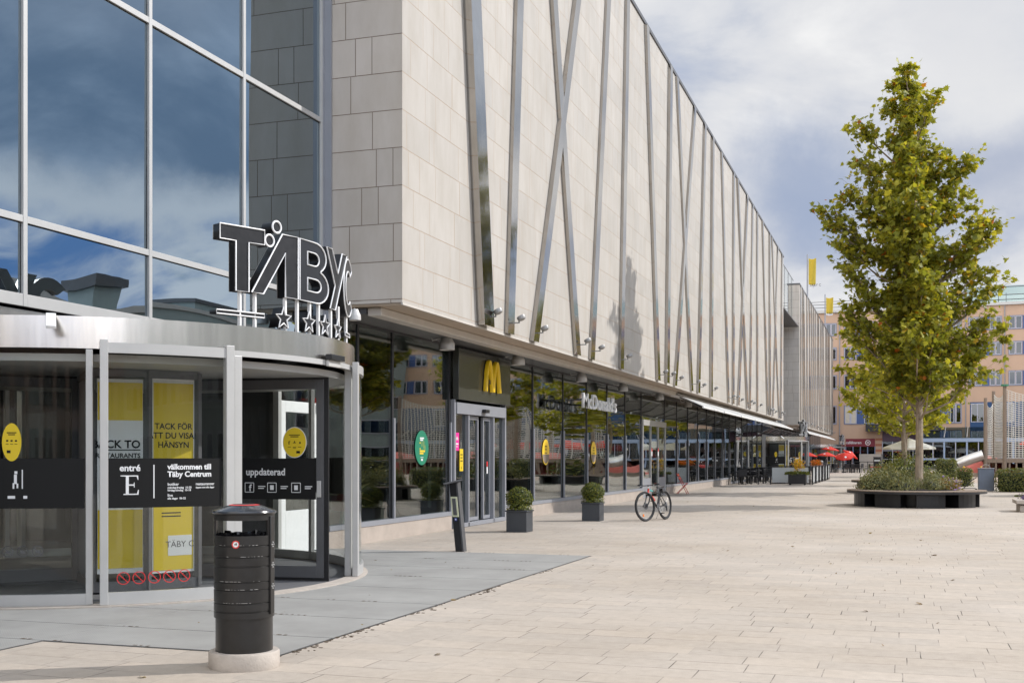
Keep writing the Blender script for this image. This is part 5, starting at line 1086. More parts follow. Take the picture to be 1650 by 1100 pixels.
# ---------------------------------------------------------------- round benches with planting
def bench(c,R,label,zs=.5):
    t=thing('round_bench',label,'bench',(c[0],c[1],0),0,'round benches with planting')
    b=MB(); b.lathe([(R*.62,zs-.07),(R,zs-.075),(R+.012,zs-.06),(R+.012,zs-.015),(R-.01,zs-.005),(R*.62,zs-.004)],72,(c[0],c[1],0)); b.build('seat_ring',M['dark'],t)
    b=MB(); n=54
    for i in range(n): a=360*i/n; b.arc(c,R*.615,R+.006,zs-.003,zs+.024,a+.15,a+360/n-.15,2)
    b.build('seat_slats',M['wood'],t,smooth=0)
    for i in range(9):
        a=40*i-90+13
        b=MB(); b.arc(c,R*.60,R*.90,.0,zs-.078,a-13,a+13,4); b.build('support',M['black'],t,smooth=0)
    b=MB(); b.lathe([(R*.55,.02),(R*.55,zs-.08)],48,(c[0],c[1],0)); b.lathe([(R*.6,.3),(R*.6,zs+.05)],48,(c[0],c[1],0)); b.build('planter_wall',M['black'],t)
    b=MB(); b.lathe([(R*.6,zs),(R*.4,zs+.08),(.01,zs+.12)],36,(c[0],c[1],0)); b.build('soil',M['soil'],t)
    return t
def shrub(name,label,c,r,h,n,size,kind,m,seed=3,group=None,wild=.35,core=True,cat='shrub'):
    random.seed(seed); t=thing(name,label,cat,c,0,group); Lv=Leaves(kind); st=MB()
    for k in range(n):
        d=rnd_dir(); d.z=abs(d.z); u=random.uniform(.55,1.08); ns=1+wild*mnoise.noise(d*2.1+Vector((seed,seed*2,0)))+wild*.5*mnoise.noise(d*5+Vector((seed,0,0)))
        p=Vector((c[0]+d.x*r*u*ns,c[1]+d.y*r*u*ns,c[2]+d.z*h*u*ns)); Lv.add(p,size*random.uniform(.6,1.2),d+rnd_dir()*.8,d*.5+Vector((0,0,.7))+rnd_dir()*.6)
    for k in range(14):
        d=rnd_dir(); d.z=abs(d.z)+.3; st.tube((c[0],c[1],c[2]),(c[0]+d.x*r*.7,c[1]+d.y*r*.7,c[2]+d.z*h*.7),.01,.004,4)
    Lv.build('foliage',M[m],t); st.build('stem',M['twig'],t,smooth=0)
    if core: b=MB(); b.ball((c[0],c[1],c[2]),1,12,8,(r*.6,r*.6,h*.62)); b.build('inner_twigs',M['core'],t)  # solid dark core under the leaves
    return t
bench((.43,40.0),2.14,'nearest round dark bench with wooden slat seat around a planted bed and a tall tree')
bench((.18,53.5),2.28,'second round bench with planting, just behind the nearest one',.55)
bench((.05,68.),2.0,'third round bench with planting farther along the tree row',.5)
sh=[(-.68,39.8,.66,.56,'herb'),(-.02,39.15,.58,.46,'herb'),(.22,40.3,.66,.66,'herb'),(-.35,40.8,.68,.80,'herb'),(.88,39.45,.52,.46,'herb'),(1.32,39.85,.52,.38,'f'),(.95,40.7,.66,.56,'herb'),(-.95,40.3,.46,.54,'herb')]
WORDS=['leftmost grey green shrub','low grey green shrub at the front rim','grey green shrub at the foot of the trunk','tallest grey green shrub, behind left','small grey green shrub right of the trunk','low reddish yellow flowering shrub at the right rim','grey green shrub behind the flowering one','small grey green shrub at the left rear']
for k,(x,y,r,h,ty) in enumerate(sh):
    t=shrub('herb_shrub',WORDS[k]+' of the nearest round bench',(x,y,.5),r,h,1500,.085,'blade' if k%3 else 'oval','shrub',30+k,'shrubs in the nearest round bench',.4)
    if ty=='f':
        t.children[0].data.materials[0]=leafmat('reddish yellow leaf',[(0,(.10,.11,.03)),(.5,(.22,.18,.04)),(1,(.34,.16,.06))],.3)
        b=MB(); random.seed(77)
        for q in range(26): d=rnd_dir(); b.ball((x+d.x*.5,y+d.y*.5,.55+abs(d.z)*.42),.022,6,4)
        b.build('blossom',mat('violet blossom',(.36,.22,.52),.6,0,.1,9.),t)
shrub('herb_shrub','broad dark green shrub in the second round bench',(.2,53.2,.5),1.25,1.15,2200,.10,'oval','box',51,'shrubs behind the nearest bench'); shrub('herb_shrub','olive shrub at the left of the second round bench',(-.9,53.3,.5),.7,.8,900,.10,'oval','shrub',52,'shrubs behind the nearest bench')
shrub('herb_shrub','rounded shrub in the third round bench',(.05,67.6,.5),1.2,1.2,1300,.12,'oval','hedge',53,'shrubs behind the nearest bench')
# ---------------------------------------------------------------- clipped hedges
def hedge(label,x0,x1,y0,y1,h,n,seed,r=.28):
    random.seed(seed); cx_,cy_=(x0+x1)/2,(y0+y1)/2; t=thing('clipped_hedge',label,'hedge',(cx_,cy_,0),0,'clipped hedges beside the round benches'); Lv=Leaves('oval'); hx,hy=(x1-x0)/2,(y1-y0)/2
    for k in range(n):
        f=random.random(); u,v=random.uniform(-1,1),random.uniform(-1,1)
        if f<.4: p=Vector((u*hx,v*hy,h)); nn=Vector((0,0,1))
        elif f<.75: p=Vector((u*hx,-hy,random.uniform(.0,1)*h)); nn=Vector((0,-1,.2))
        elif f<.87: p=Vector((hx,v*hy,random.uniform(0,1)*h)); nn=Vector((1,0,.2))
        else: p=Vector((-hx,v*hy,random.uniform(0,1)*h)); nn=Vector((-1,0,.2))
        # rounded corners
        q=Vector((max(-hx+r,min(hx-r,p.x)),max(-hy+r,min(hy-r,p.y)),min(h-r,p.z))); d=p-q
        if d.length>r: p=q+d.normalized()*r
        p+=nn*(.07*mnoise.noise(p*2.4+Vector((seed,0,0)))+.05*mnoise.noise(p*7)+random.uniform(-.05,.04)); Lv.add(p+Vector((cx_,cy_,0)),random.uniform(.05,.085),nn+rnd_dir()*.8)
    Lv.build('foliage',M['hedge'],t); b=MB(); b.bx(cx_-hx+.12,cx_+hx-.12,cy_-hy+.12,cy_+hy-.12,.02,h-.14); b.build('inner_twigs',M['core'],t,bevel=.15)  # solid dark block filling the hedge behind its leaves
    return t
hedge('clipped box hedge block right of the round benches, in front of the slide',1.65,2.75,65.,66.6,1.45,2600,3)
hedge('lower clipped hedge just right of the block in front of the slide',2.7,3.6,66.2,67.5,.95,1500,4)
hedge('clipped flowering hedge right of the grey box',4.05,5.62,56.6,58.,1.0,2600,5)
hedge('tall clipped hedge at the right edge of the view',4.85,6.8,50.6,53.,1.55,4200,6)
shrub('herb_shrub','low dark shrub between the bench bed and the hedge block',(1.7,57.5,.0),.9,.85,1300,.08,'oval','box',54,'shrubs behind the nearest bench')
t=thing('ground_ivy','creeping green plants at the foot of the tall right hedge','plant',(4.6,50.6,0)); Lv=Leaves('oval'); random.seed(9)
for k in range(700): x,y=4.3+random.uniform(0,1.9),50.0+random.uniform(0,.8); Lv.add((x,y,.03+random.uniform(0,.14)*min(1,(x-4.2))),.08,Vector((0,0,1))+rnd_dir()*.6)
Lv.build('foliage',M['hedge'],t)
# ---------------------------------------------------------------- grey box, step blocks
t=thing('steel_box','grey steel waste box with a hoop handle beside the flowering hedge','waste box',(3.75,58.,0))
b=MB(); b.bx(3.35,4.02,57.7,58.3,.02,1.02); b.build('body',mat('blue grey paint',(.16,.19,.25),.45,0,.1,3.),t,bevel=.015); b=MB(); b.bx(3.33,4.04,57.68,58.32,1.023,1.06); b.build('lid',M['alu2'],t,bevel=.01)
b=MB(); b.path([(3.5,58.,1.06)]+[(3.685-.185*math.cos(PI*i/10),58.,1.06+.16*math.sin(PI*i/10)) for i in range(11)]+[(3.87,58.,1.06)],.014,8); b.build('handle',M['steel'],t)
t=thing('kick_scooter','small dark kick scooter lying folded beside the grey box','scooter',(3.05,58.4,0)); b=MB(); b.bar((2.7,58.4,.12),(3.25,58.3,.12),.12,.03); b.build('deck',M['black'],t); b=MB(); b.path([(2.75,58.4,.12),(3.1,58.35,.5),(3.3,58.35,.62)],.02,8); b.build('steering_tube',M['dark'],t)
for x in (2.68,3.28):
    b=MB(); b.M=Matrix.Translation((x,58.35,.06))@Matrix.Rotation(PI/2,4,'X'); b.lathe([(.06,-.015),(.06,.015)],14); b.build('wheel',M['rubber'],t)
t=thing('step_block','pale concrete double step block at the right edge of the square','step',(3.9,36.9,0))
b=MB(); b.bx(3.22,6.2,36.4,37.6,.0,.20); b.bx(3.12,6.3,36.3,37.7,.235,.34); b.bx(3.3,6.0,36.6,37.4,.2,.235); b.build('block',M['concrete'],t,bevel=.012)
shrub('flower_cushion','violet flowering cushion plant on the pale step block at the right edge',(3.55,37.0,.33),.32,.22,500,.05,'oval','hedge',61,None,.3,True,'plant')
for o in bpy.data.objects:
    if o.name.startswith('flower_cushion'):
        for ch in o.children:
            if ch.name.startswith('foliage'): ch.data.materials[0]=leafmat('violet petal',[(0,(.10,.07,.22)),(.6,(.22,.14,.40)),(1,(.10,.13,.04))],.3)

# ---------------------------------------------------------------- specks blown over the paving
random.seed(40); Lv=Leaves('plane_far')
for k in range(130):
    x=random.uniform(-8.5,6); y=random.choice((random.uniform(6.5,20),random.uniform(20,60))); Lv.add((x,y,.012),random.uniform(.012,.035) if k%4 else random.uniform(.05,.09),Vector((random.gauss(0,.25),random.gauss(0,.25),1)),None,.3)
tag(Lv.build('leaf_litter',leafmat('dry leaf',[(0,(.10,.06,.03)),(.6,(.24,.16,.06)),(1,(.30,.24,.10))],.1)),kind='stuff')
# ---------------------------------------------------------------- peach building closing the square
ANG=rad(-4.7); PO=Vector((-8.7,155.2,0)); PE=Vector((math.cos(ANG),math.sin(ANG),0)); PN=Vector((PE.y,-PE.x,0))
def wall_s(px,py):
    d=ray(px,py); o=Vector((0,0,EYE)); k=(PO-o).dot(PN)/d.dot(PN); p=o+d*k; return (p-PO).dot(PE),p.z
PB=thing('peach_building','peach plaster building with rows of blue framed windows closing the far end of the square','building',tuple(PO),ANG)
PM=WM[PB.name]                                      # local x along the front, -y towards the square
def pb(b): b.M=PM; return b
M['peach']=mat('peach plaster',(.53,.365,.262),.85,0,.10,.35,.002,20,stretch=(1,1,.35))
M['bframe']=mat('blue grey window frame',(.17,.22,.34),.5,0,.05,3.); M['bpanel']=mat('blue panel',(.055,.10,.26),.5,0,.08,2.); M['bwall']=mat('deep blue wall',(.008,.055,.16),.5,0,.1,2.)
M['sash']=mat('pale lilac sash',(.46,.47,.55),.5,0,.03,2.); M['maroon']=mat('maroon fascia',(.20,.02,.035),.45,0,.05,3.); M['blind']=mat('cream blind',(.55,.50,.42),.8,0,.1,3.)
b=pb(MB()); b.bx(-14,70,0,16,0.,20.); b.build('wall',M['peach'],PB,smooth=0)
b=pb(MB()); b.bx(-14.1,70.1,-.25,16.1,20.003,20.35); b.build('cornice',M['alu'],PB,smooth=0)
rows=[(17.08,18.62),(13.98,15.52),(10.25,11.95),(5.75,8.05)]
tri=[[-.1,'w'],]
def unit(s0,z0,z1,blue_at,curt):
    b=pb(MB()); w=3.72; b.bx(s0-.04,s0+w+.04,-.06,-.002,z0-.06,z0); b.bx(s0-.04,s0+w+.04,-.06,-.002,z1,z1+.06); b.bx(s0-.04,s0,-.06,-.002,z0,z1); b.bx(s0+w,s0+w+.04,-.06,-.002,z0,z1)
    if curt: b.bx(s0+1.48,s0+1.5,-.05,-.002,z0,z1); b.bx(s0+2.38,s0+2.4,-.05,-.002,z0,z1)
    o=b.build('window',M['bframe'],PB,smooth=0)
    b=pb(MB()); b.bx(s0+1.52,s0+2.36,-.045,-.004,z0+.01,z1-.01); b.build('blue_panel',M['bpanel'],o,smooth=0)
    for k,a in enumerate((s0,s0+.74,s0+2.40,s0+3.06)):
        ww=.72 if k<2 else .64
        b=pb(MB()); b.bx(a+.02,a+.09,-.045,-.003,z0+.02,z1-.02); b.bx(a+ww-.07,a+ww,-.045,-.003,z0+.02,z1-.02); b.bx(a+.09,a+ww-.07,-.045,-.003,z0+.02,z0+.09); b.bx(a+.09,a+ww-.07,-.045,-.003,z1-.09,z1-.02); b.build('sash',M['sash'],o,smooth=0)
        b=pb(MB()); b.bx(a+.09,a+ww-.07,-.025,-.004,z0+.09,z1-.09); b.build('pane',M['blind'] if (curt and k in (0,1)) else M['gl_far'],o,smooth=0)
    return o
S0=[wall_s(1300,530)[0],wall_s(1360.5,530)[0]]; sR=wall_s(1625.7,520)[0]; starts=[S0[0],S0[1]]+[S0[1]+4.72*k for k in (1,2)]+[sR-4.55*k for k in (2,1)]+[sR+4.55*k for k in range(9)]
master={}
for r,(z0,z1) in enumerate(rows):
    for s in starts:
        if r==3 and (s>sR-5.2): continue
        if r not in master: master[r]=(unit(s,z0,z1,0,False),s)
        else: o,s1=master[r]; q=dup(o,(o.location.x+(s-s1),0,0)) 
s,zz_=wall_s(1361.5,660); o_=unit(s-.02,5.75,8.05,0,True); o_.location.y-=.004
def PX(px,py): return wall_s(px,py)
# blue lower wall, pavilion, canopy, shop front
a=PX(1563,690)[0]; b=pb(MB()); b.bx(a,70,-.03,-.003,0,8.25); b.build('blue_wall',M['bwall'],PB,smooth=0)
for k in range(11):
    s=PX(1564.5,660)[0]+3.4*k; b=pb(MB()); b.bx(s,s+1.5,-.07,-.032,5.8,8.1); o=b.build('window',M['sash'],PB,smooth=0)
    for q in (0,1): b=pb(MB()); b.bx(s+.1+.7*q,s+.7+.7*q,-.085,-.072,5.9,8.0); b.build('pane',M['gl_far'],o,smooth=0)
a,c=PX(1397,690)[0],PX(1515,690)[0]; b=pb(MB()); b.bx(a,c,-1.6,-.002,4.75,5.65); b.build('dark_canopy',M['dark'],PB,smooth=0)
a,c=PX(1422,720)[0],PX(1488,720)[0]; b=pb(MB()); b.bx(a,c,-.10,-.003,3.5,4.74); b.build('lilac_fascia',mat('dark lilac cladding',(.10,.06,.09),.6,0,.15,3.),PB,smooth=0)
b=pb(MB()); b.bx(a,c,-.08,-.003,.1,3.49); o=b.build('shop_window',M['gl_far'],PB,smooth=0)
b=pb(MB())
for k in range(5): x=a+(c-a)*k/4; b.bx(x-.05,x+.05,-.13,-.082,.1,3.49)
for z in (1.2,2.3): b.bx(a,c,-.115,-.083,z,z+.08)
b.build('glazing_bars',M['sash'],o,smooth=0)
a,c=PX(1363,710)[0],PX(1410,710)[0]; b=pb(MB()); b.bx(a,c,-.12,-.003,2.85,3.85); o=b.build('shop_sign',M['maroon'],PB,smooth=0)
mesh_obj('lettering',text_mesh('cafébaren',.5,0,'CENTER',.006),M['paper'],o,PM@frame_M((a+(c-a)*.27,-.125,3.2),(1,0,0),(0,0,1))); mesh_obj('emblem',merge([ringm(.34,.1),bars([(0,0,.3,.14)])]),M['paper'],o,PM@frame_M((a+(c-a)*.76,-.125,3.35),(1,0,0),(0,0,1)))
b=pb(MB()); b.bx(a,c,-.08,-.003,.2,2.84); o=b.build('shop_window',M['gl_far'],PB,smooth=0); b=pb(MB())
for k in range(5): x=a+(c-a)*k/4; b.bx(x-.06,x+.06,-.12,-.081,.2,2.84)
b.build('glazing_bars',M['bframe'],o,smooth=0)
b=pb(MB()); b.bx(PX(1388,740)[0],PX(1422.5,740)[0],-2.2,-.003,0,1.9); b.build('ramp_wall',M['concrete'],PB,smooth=0)
b=pb(MB())
for z in (2.2,2.9,3.6): b.bx(PX(1410.5,710)[0],PX(1421.5,710)[0],-.025,-.003,z,z+.3)
b.build('brick_band',mat('terracotta band',(.42,.17,.10),.8,0,.1,4.),PB,smooth=0)
# pavilion
PV=thing('glass_pavilion','pale blue framed restaurant pavilion with glass roof in front of the peach building','pavilion',tuple(PM@Vector((PX(1487,720)[0],0,0))),ANG); WM[PV.name]=PM.copy(); PV.location=PO
s0=PX(1489,720)[0]; s1=s0+46; b=pb(MB()); M['skyb']=mat('pale blue paint',(.30,.38,.52),.5,0,.04,3.)
n=18; 
for k in range(n+1): x=s0+(s1-s0)*k/n; b.bx(x-.10,x+.10,-4.0,-3.9,.2,3.75)
b.bx(s0,s1,-4.03,-3.87,3.35,3.8); b.bx(s0,s1,-4.02,-3.88,1.15,1.38); b.bx(s0-.1,s0+.1,-3.9,-.05,3.4,5.1); b.bx(s0-.1,s0+.1,-4.,-3.8,.1,5.05); b.build('frame',M['skyb'],PV,smooth=0)
for k in range(n):
    x=s0+(s1-s0)*k/n; w=(s1-s0)/n; b=pb(MB())
    for q in (0,1): b.bx(x+.16+q*(w/2-.02),x+w/2-.06+q*(w/2-.04),-3.95,-3.90,1.45,3.3)
    o=b.build('window',M['gl_far'],PV,smooth=0)
    b=pb(MB()); b.bx(x+w/2-.05,x+w/2+.05,-3.97,-3.89,1.39,3.34); b.build('mullion',M['sash'],o,smooth=0)
b=pb(MB()); b.bx(s0,s1,-3.95,-3.9,.12,1.14); b.build('lower_glazing',M['gl_far'],PV,smooth=0)
b=pb(MB()); b.put([(s0,-4.05,3.82),(s1,-4.05,3.82),(s1,-.06,5.15),(s0,-.06,5.15),(s0,-4.05,3.87),(s1,-4.05,3.87),(s1,-.06,5.2),(s0,-.06,5.2)],FS); b.build('glass_roof',glass('green roof glass',(.25,.42,.42),(.8,.9,.95),.12,1.45,0),PV,smooth=0)
b=pb(MB())
for k in range(0,n+1): x=s0+(s1-s0)*k/n; b.bar((x,-4.05,3.9),(x,-.06,5.25),.08,.06)
b.build('roof_bars',M['alu'],PV,smooth=0)
for px_ in (1353,1556,1619):
    s_=PX(px_,600)[0]; b=pb(MB()); b.tube((s_,-.09,.3),(s_,-.09,19.9),.06,None,8); b.build('downpipe',M['alu2'],PB)
# roof works
b=pb(MB()); 
for k in range(12): x=PX(1552,490)[0]+4*k; b.path([(x,2,20.35),(x,2.1,21.6),(x,3.,22.6),(x,5,23.1)],.06,5)
for y,z in ((2.05,21.5),(3.,22.6),(2.,20.9)): b.tube((PX(1552,490)[0],y,z),(PX(1552,490)[0]+46,y,z),.05,None,5)
b.build('roof_gallery_ribs',M['darkgrey'],PB,smooth=0)
b=pb(MB()); x0=PX(1552,490)[0]; x1=x0+46; pr=[(2.02,20.36),(2.12,21.6),(3.02,22.55),(5,23.05)]
b.put([(x,y,z) for x in (x0,x1) for y,z in pr],[(i,i+1,5+i,4+i) for i in range(3)]); b.build('roof_gallery_glass',glass('gallery glass',(.55,.72,.72),(.85,.93,.95),.10,1.45,0),PB,smooth=0,fix=False)
b=pb(MB())
for z in (20.75,21.15,21.5): b.tube((-13,.3,z),(PX(1552,490)[0],.3,z),.035,None,5)
for k in range(14): b.tube((-13+2.6*k,.3,20.35),(-13+2.6*k,.3,21.5),.035,None,5)
b.build('roof_railing',M['darkgrey'],PB,smooth=0)
# ---------------------------------------------------------------- flags
def flag(px,pyt,pyb,Y,label,w,ht):
    p=at_y(px,pyt,Y); t=thing('flag_pole',label,'flag',(p.x,Y,p.z-7),0,'yellow flags above the roofs'); b=MB(); b.tube((p.x,Y,15.8 if Y<149 else 20.3),p,.085,.07,8); b.build('pole',M['alu2'],t)
    b=MB(); n=8; m=10; vs=[]
    for i in range(n+1):
        for j in range(m+1):
            u=i/n; v=j/m; vs.append((p.x+.12+w*u*(1-.1*v),Y+.18*math.sin(u*6+v*2.5)*u,p.z-.4-ht*v-.1*math.sin(u*3)))
    k=len(vs); vs+=[(x,y+.02,z) for x,y,z in vs]; fs=[]
    mi=[]
    for i in range(n):
        for j in range(m): q=i*(m+1)+j; fs+=[(q,q+1,q+m+2,q+m+1),(k+q+m+1,k+q+m+2,k+q+1,k+q)]; mi+=[1 if j>=m-1 else 0]*2
    b.put(vs,fs); b.m=mi; b.build('flag_cloth',[M['flagy'],M['paper']],t,smooth=60,fix=False)
    mesh_obj('lettering',text_mesh('TÄBY C',.34,0,'LEFT'),M['ink'],t,frame_M((p.x+.2,Y-.22,p.z-.4-ht*.985),(1,0,0),(0,0,1)))
M['flagy']=leafmat('yellow flag cloth',[(0,(.62,.50,.06)),(1,(.62,.50,.06))],.35)
flag(1301,410,480,121,'yellow flag nearest the limestone roof',.74,2.9); flag(1329.5,474,503,146,'small yellow flag behind the roof edge, left of the tall tree',.85,2.1); flag(1557,415,460,156,'yellow flag half hidden by the right side of the tall tree',1.2,2.6)
# ---------------------------------------------------------------- parasols
def parasol(x,y,h,r,tilt,taz,label,m,group,marks=False):
    t=thing('parasol',label,'parasol',(x,y,0),0,group); top=Vector((x,y,h)); Rm=Matrix.Translation(top)@Matrix.Rotation(taz,4,'Z')@Matrix.Rotation(tilt,4,'Y')
    b=MB(); b.tube((x,y,0),top,.028,None,8); b.build('pole',M['offwhite'],t)
    b=MB(); b.M=Rm; n=8; vs=[(0,0,.02)]; rr=[(r*.5,-.17*r),(r,-.36*r),(r*1.005,-.44*r)]
    for q,z in rr: vs+=[(q*math.cos(2*PI*i/n),q*math.sin(2*PI*i/n),z) for i in range(n)]
    fs=[(0,1+i,1+(i+1)%n) for i in range(n)]+[(1+n*k+i,1+n*(k+1)+i,1+n*(k+1)+(i+1)%n,1+n*k+(i+1)%n) for k in range(2) for i in range(n)]; b.put(vs,fs); b.build('canopy',m,t,smooth=0,fix=False)
    b=MB(); b.M=Rm
    for i in range(n): a=2*PI*i/n; b.tube((0,0,-.05),(r*.98*math.cos(a),r*.98*math.sin(a),-.37*r),.008,None,4)
    b.build('ribs',M['offwhite'],t,smooth=0)
    if marks:
        for i in (0,3,5):
            a=2*PI*(i+.5)/n; e=Vector((math.cos(a),math.sin(a),0)); c_=e*r*.60+Vector((0,0,-.215*r+.004)); sl_=Vector((-e.x*r*.38,-e.y*r*.38,.19*r)); mesh_obj('emblem',curve_mesh([disc(.115*r,.115*r,16)],.002),M['paper'],t,Rm@frame_M(c_*1.0+Vector((0,0,.012)),(-e.y,e.x,0),sl_))
    b=MB(); b.lathe([(.25,0),(.25,.06),(.06,.09)],16,(x,y,0)); b.build('foot',M['darkgrey'],t)
    return t
M['redcloth']=leafmat('red parasol cloth',[(0,(.62,.025,.02)),(.5,(.70,.05,.03)),(1,(.60,.02,.02))],.3); M['whitecloth']=leafmat('white parasol cloth',[(0,(.70,.70,.68)),(1,(.74,.74,.72))],.25)
def pars_px(px,py,Y,r,tilt,taz,lb,orange=False): p=at_y(px,py,Y); parasol(p.x,Y,p.z,r,tilt,taz,lb,M['redcloth'],'red parasols of the far cafe',True)
pars_px(1338.5,719,118,.85,rad(6),0,'topmost red parasol, above the others of the far cafe'); pars_px(1333,728,112,.88,rad(4),0,'orange red parasol left of the two tilted ones'); pars_px(1360,730,121,.92,rad(24),rad(-95),'largest red parasol, tilted to the viewer showing two white marks'); pars_px(1373,727.5,124,.85,rad(32),rad(10),'tilted red parasol half behind the largest one'); pars_px(1302.5,728,104,.8,rad(5),0,'small red parasol just right of the second revolving door')
p=at_y(1452,706,98); parasol(p.x+.6,98,p.z,2.0,0,0,'white parasol behind the trunks of the plane trees',M['whitecloth'],'white parasols')
for k,(x,y) in enumerate(((21.5,112),(26.,116))): parasol(x,y,3.0,1.9,0,.2,['white parasol by the pavilion','second white parasol by the pavilion'][k],M['whitecloth'],'white parasols')
for k,(x,y) in enumerate(((12.6,118),(19,122),(23,125))): parasol(x,y,3.5,2.2,rad(4),.2,['red parasol behind the playground nets','red parasol beyond the playground','farther red parasol beyond the playground'][k],M['redcloth'],'red parasols by the playground')
# black railings and furniture of the far cafe
t=thing('cafe_railing','black railing of the far cafe below the red parasols','railing',(-6.5,117,0)); b=MB()
for k in range(9): b.bar((-7.6+.75*k,117,0),(-7.6+.75*k,117,1.1),.06,.06,(0,1,0))
b.bar((-7.6,117,1.08),(-1.6-.0,117,1.08),.06,.06); b.bar((-7.6,117,.15),(-1.6,117,.15),.04,.04); b.build('frame',M['black'],t,smooth=0)
for x,y in ((-6.9,119),(-5.4,119.3),(-3.9,119.),(-6.2,121.),(-4.6,121.5)):
    tb=dup(TB,(x,y,0),label='cafe table under the red parasols',group='tables of the far cafe')
    for k in range(3): a=k*2.1+x; dup(CH,(x+.75*math.cos(a),y+.75*math.sin(a),0),a-PI/2,label='black chair under the red parasols',group='chairs of the far cafe')
p=at_ground(1413.5,752); t=thing('litter_bin','small black litter bin before the far concrete ramp wall','litter bin',(p.x,p.y-8,0)); q=at_y(1413.5,738,112.); b=MB(); b.bx(q.x-.33,q.x+.33,111.7,112.3,.02,1.5); b.build('body',M['black'],t,bevel=.03); b=MB(); b.bx(q.x-.25,q.x+.25,111.66,111.69,1.15,1.3); b.build('opening',M['frost'],t,smooth=0); b=MB(); b.bx(q.x-.36,q.x+.36,111.66,112.34,1.503,1.58); b.build('lid',M['darkgrey'],t,bevel=.02)
q=at_y(1412,751,95); t=thing('folding_chair','orange red folding chair on the far side of the round benches','chair',(q.x,95,0)); b=MB(); b.bx(q.x-.45,q.x+.45,94.8,95.2,.75,.82); b.build('seat',M['redpaint'],t); b=MB(); b.bar((q.x-.5,95,0),(q.x+.3,95,.75),.04,.03); b.bar((q.x+.4,95,0),(q.x-.4,95,.75),.04,.03); b.build('frame',M['offwhite'],t,smooth=0)
# ---------------------------------------------------------------- playground
DK=thing('play_tower','wooden play deck with tall masts and white climbing nets','playground',(8.5,100,0)); Y=100.
def mp_(px,py,dy=0): return at_y(px,py,Y+dy)
xa=mp_(1587,740).x; b=MB(); b.bx(xa,27,Y,Y+14,1.25,1.42); b.build('deck',M['wood'],DK,smooth=0)
b=MB()
for k in range(38): x=xa+.25+.5*k; b.bx(x,x+.13,Y-.03,Y+.02,.1,1.24)
b.bx(xa,27,Y-.06,Y-.031,1.1,1.3); b.build('deck_slats',M['wood'],DK,smooth=0)
masts=[(1588,641,0),(1601,630,3.),(1619,622,0)]; tops=[]
for px,py,dy in masts:
    p=mp_(px,py,dy); b=MB(); b.tube((p.x,p.y,0),p,.17,.14,10); b.build('mast',M['wood'],DK); tops.append(p)
for x,y,h in ((14.,100,7.2),(19.5,100,7.6),(25.,100,7.2),(14.5,112,7.2),(25,112,7.6)):
    b=MB(); b.tube((x,y,0),(x,y,h),.17,.14,10); b.build('mast',M['wood'],DK); tops.append(Vector((x,y,h)))
def net(a,b_,z0,nu,nv,sag,name='net'):
    m=MB(); w=.028; a=Vector(a);b_=Vector(b_); pt_=lambda u,v: Vector((a.x+(b_.x-a.x)*u,a.y+(b_.y-a.y)*u,(z0+(min(a.z,b_.z)-.25-z0)*v)-sag*4*u*(1-u)*v))+Vector((0,.25*math.sin(u*PI)*math.sin(v*PI),0))
    for i in range(nu+1): m.path([pt_(i/nu,j/8) for j in range(9)],w,4)
    for j in range(nv+1): m.path([pt_(i/8,j/nv) for i in range(9)],w,4)
    return m.build(name,M['rope'],DK,smooth=0)
M['rope']=mat('pale net rope',(.62,.60,.55),.8,0,.1,10.)
net(tops[0],tops[1],1.5,9,22,.5); net(tops[1],tops[2],1.5,11,22,.4); net(tops[2],tops[3],1.5,24,30,.7); net(tops[3],tops[4],1.5,24,28,.8); net(tops[4],tops[5],1.5,24,28,.8); net(tops[6],tops[7],1.5,34,28,.8)
b=MB(); q=mp_(1635,640); b.path([tops[2],tops[2]+Vector((0,0,.15))],.3,8); b.build('mast_cap',mat('green cap',(.06,.22,.13),.6,0,.1,4.),DK)
t=thing('tube_slide','steel tube slide coming down from the wooden play deck','slide',(5,99,0)); p=mp_(1584,733); q=mp_(1543,747); b=MB(); r=.42
b.path([p,p.lerp(q,.35)+Vector((0,0,.03)),p.lerp(q,.7)+Vector((0,0,.02)),q],r,18); b.build('tube',mat('brushed slide steel',(.66,.65,.63),.3,.9,.1,4.),t); b=MB(); d=(q-p).normalized(); b.path([q-d*.0+d*.004,q+d*.01],r*.86,18); b.build('mouth',M['black'],t)
MD=thing('rubber_mound','coral red rubber mound under the tube slide','play mound',(6,103,0)); b=MB(); pr=[]; M['coral']=mat('coral rubber',(.55,.13,.10),.85,0,.12,2.)
nx,ny=40,12; vs=[];x0=mp_(1530,750,3).x; x1=30
for i in range(nx+1):
    for j in range(ny+1):
        u=i/nx; v=j/ny; x=x0+(x1-x0)*u; z=(min(1,u*9)*1.5+.55*math.sin(u*22)*min(1,u*6))*math.sin(PI*v)**.7; vs.append((x,102+v*9,max(.004,z)))
b.put(vs,[(i*(ny+1)+j,(i+1)*(ny+1)+j,(i+1)*(ny+1)+j+1,i*(ny+1)+j+1) for i in range(nx) for j in range(ny)]); b.build('mound',M['coral'],MD,smooth=60,fix=False)
b=MB(); b.bx(1.8,8.,97.4,97.9,0,.32); tag(b.build('kerb',M['wood'],smooth=0),kind='structure')
b=MB(); b.bx(2.1,60,76.,130,-.01,.004); tag(b.build('playground_floor',mat('warm rubber floor',(.40,.31,.25),.9,0,.1,1.),smooth=0),kind='structure')
for px in (1553,1581):
    q=at_y(px,757,96); t=thing('rope_bollard','slim yellow rope bollard before the playground','bollard',(q.x,96,0),0,'yellow bollards before the playground'); b=MB(); b.tube((q.x,96,0),(q.x,96,.75),.05,.045,8); b.build('post',M['gold'],t); b=MB(); b.ball((q.x,96,.78),.07,8,6); b.build('knob',M['gold'],t)
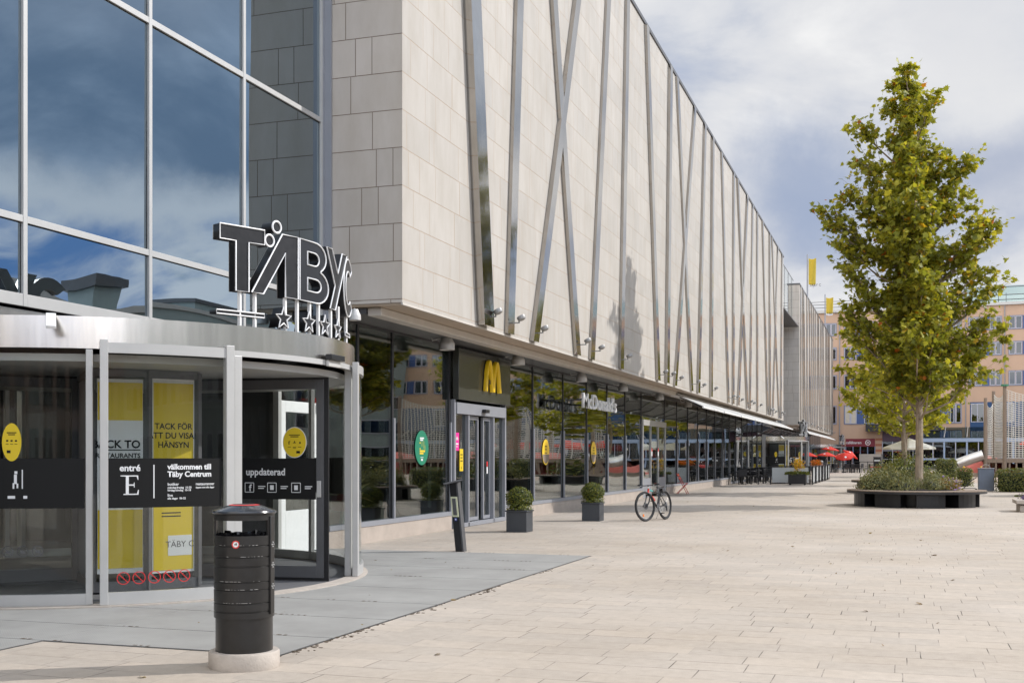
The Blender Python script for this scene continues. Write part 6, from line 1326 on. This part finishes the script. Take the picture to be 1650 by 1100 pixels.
# ---------------------------------------------------------------- buildings on the right, seen only in the glass
EB=thing('office_building','long dark office building across the square, seen only mirrored in the glass front','building',(48,-20,0))
M['brickd']=mat('dark brick',(.22,.15,.12),.85,0,.2,1.5); M['greend']=mat('grey green cladding',(.30,.36,.36),.6,0,.1,1.)
b=MB(); b.bx(46,64,-40,66,0,13.9); b.mi=0; b.bx(46.5,64,66.2,150,0,14.9); b.build('wall',[M['greend'],M['brickd']],EB,smooth=0)
b=MB(); b.bx(45.8,64.2,-40.2,66.1,13.903,14.3); b.bx(46.2,64.2,66.2,150.2,14.903,15.4); b.build('roof_edge',M['alu'],EB,smooth=0)
for (x0,x1,y0,y1,h,m) in ((47.5,55,46,53,17.4,'brickd'),(47.5,50,84,87,16.8,'greend'),(48,54,100,116,16.6,'greend'),(48,53,30,36,16.4,'greend'),(49,53,4,8,18.,'brickd')):
    b=MB(); b.bx(x0,x1,y0,y1,13.,h); b.build('roof_house',M[m],EB,smooth=0); b=MB(); b.bx(x0-.3,x1+.3,y0-.3,y1+.3,h+.003,h+.5); b.build('roof_house_cap',M['darkgrey'],EB,smooth=0)
o=None
for y in range(-38,148,4):
    for z in (1.2,4.6,8.0):
        if o is None:
            b=MB(); b.bx(45.9,45.995,y,y+2.4,z,z+1.8); o=b.build('window',M['sash'],EB,smooth=0); b=MB(); b.bx(45.86,45.897,y+.15,y+2.25,z+.15,z+1.65); b.build('pane',M['gl_far'],o,smooth=0); y00,z00=y,z
        else: dup(o,(.5 if y>66 else 0,y-y00,z-z00))
SBd=thing('office_building','low dark building added behind the viewer to darken the mirror image in the revolving door','building',(0,-48,0))  # unseen block added so the door glass mirrors less bright sky
b=MB(); b.bx(-60,70,-60,-48,0,10.); b.build('wall',M['brickd'],SBd,smooth=0); b=MB(); b.bx(-60.3,70.3,-60.3,-47.7,10.003,10.5); b.build('roof_edge',M['darkgrey'],SBd,smooth=0)
o=None
for x in range(-58,66,6):
    for z in (.6,4.6):
        if o is None: b=MB(); b.bx(x,x+4,-47.99,-47.9,z,z+2.6); o=b.build('window',M['gl_far'],SBd,smooth=0); x0_,z0_=x,z
        else: dup(o,(x-x0_,0,z-z0_) if False else (o.location.x+x-x0_,o.location.y,o.location.z+z-z0_))
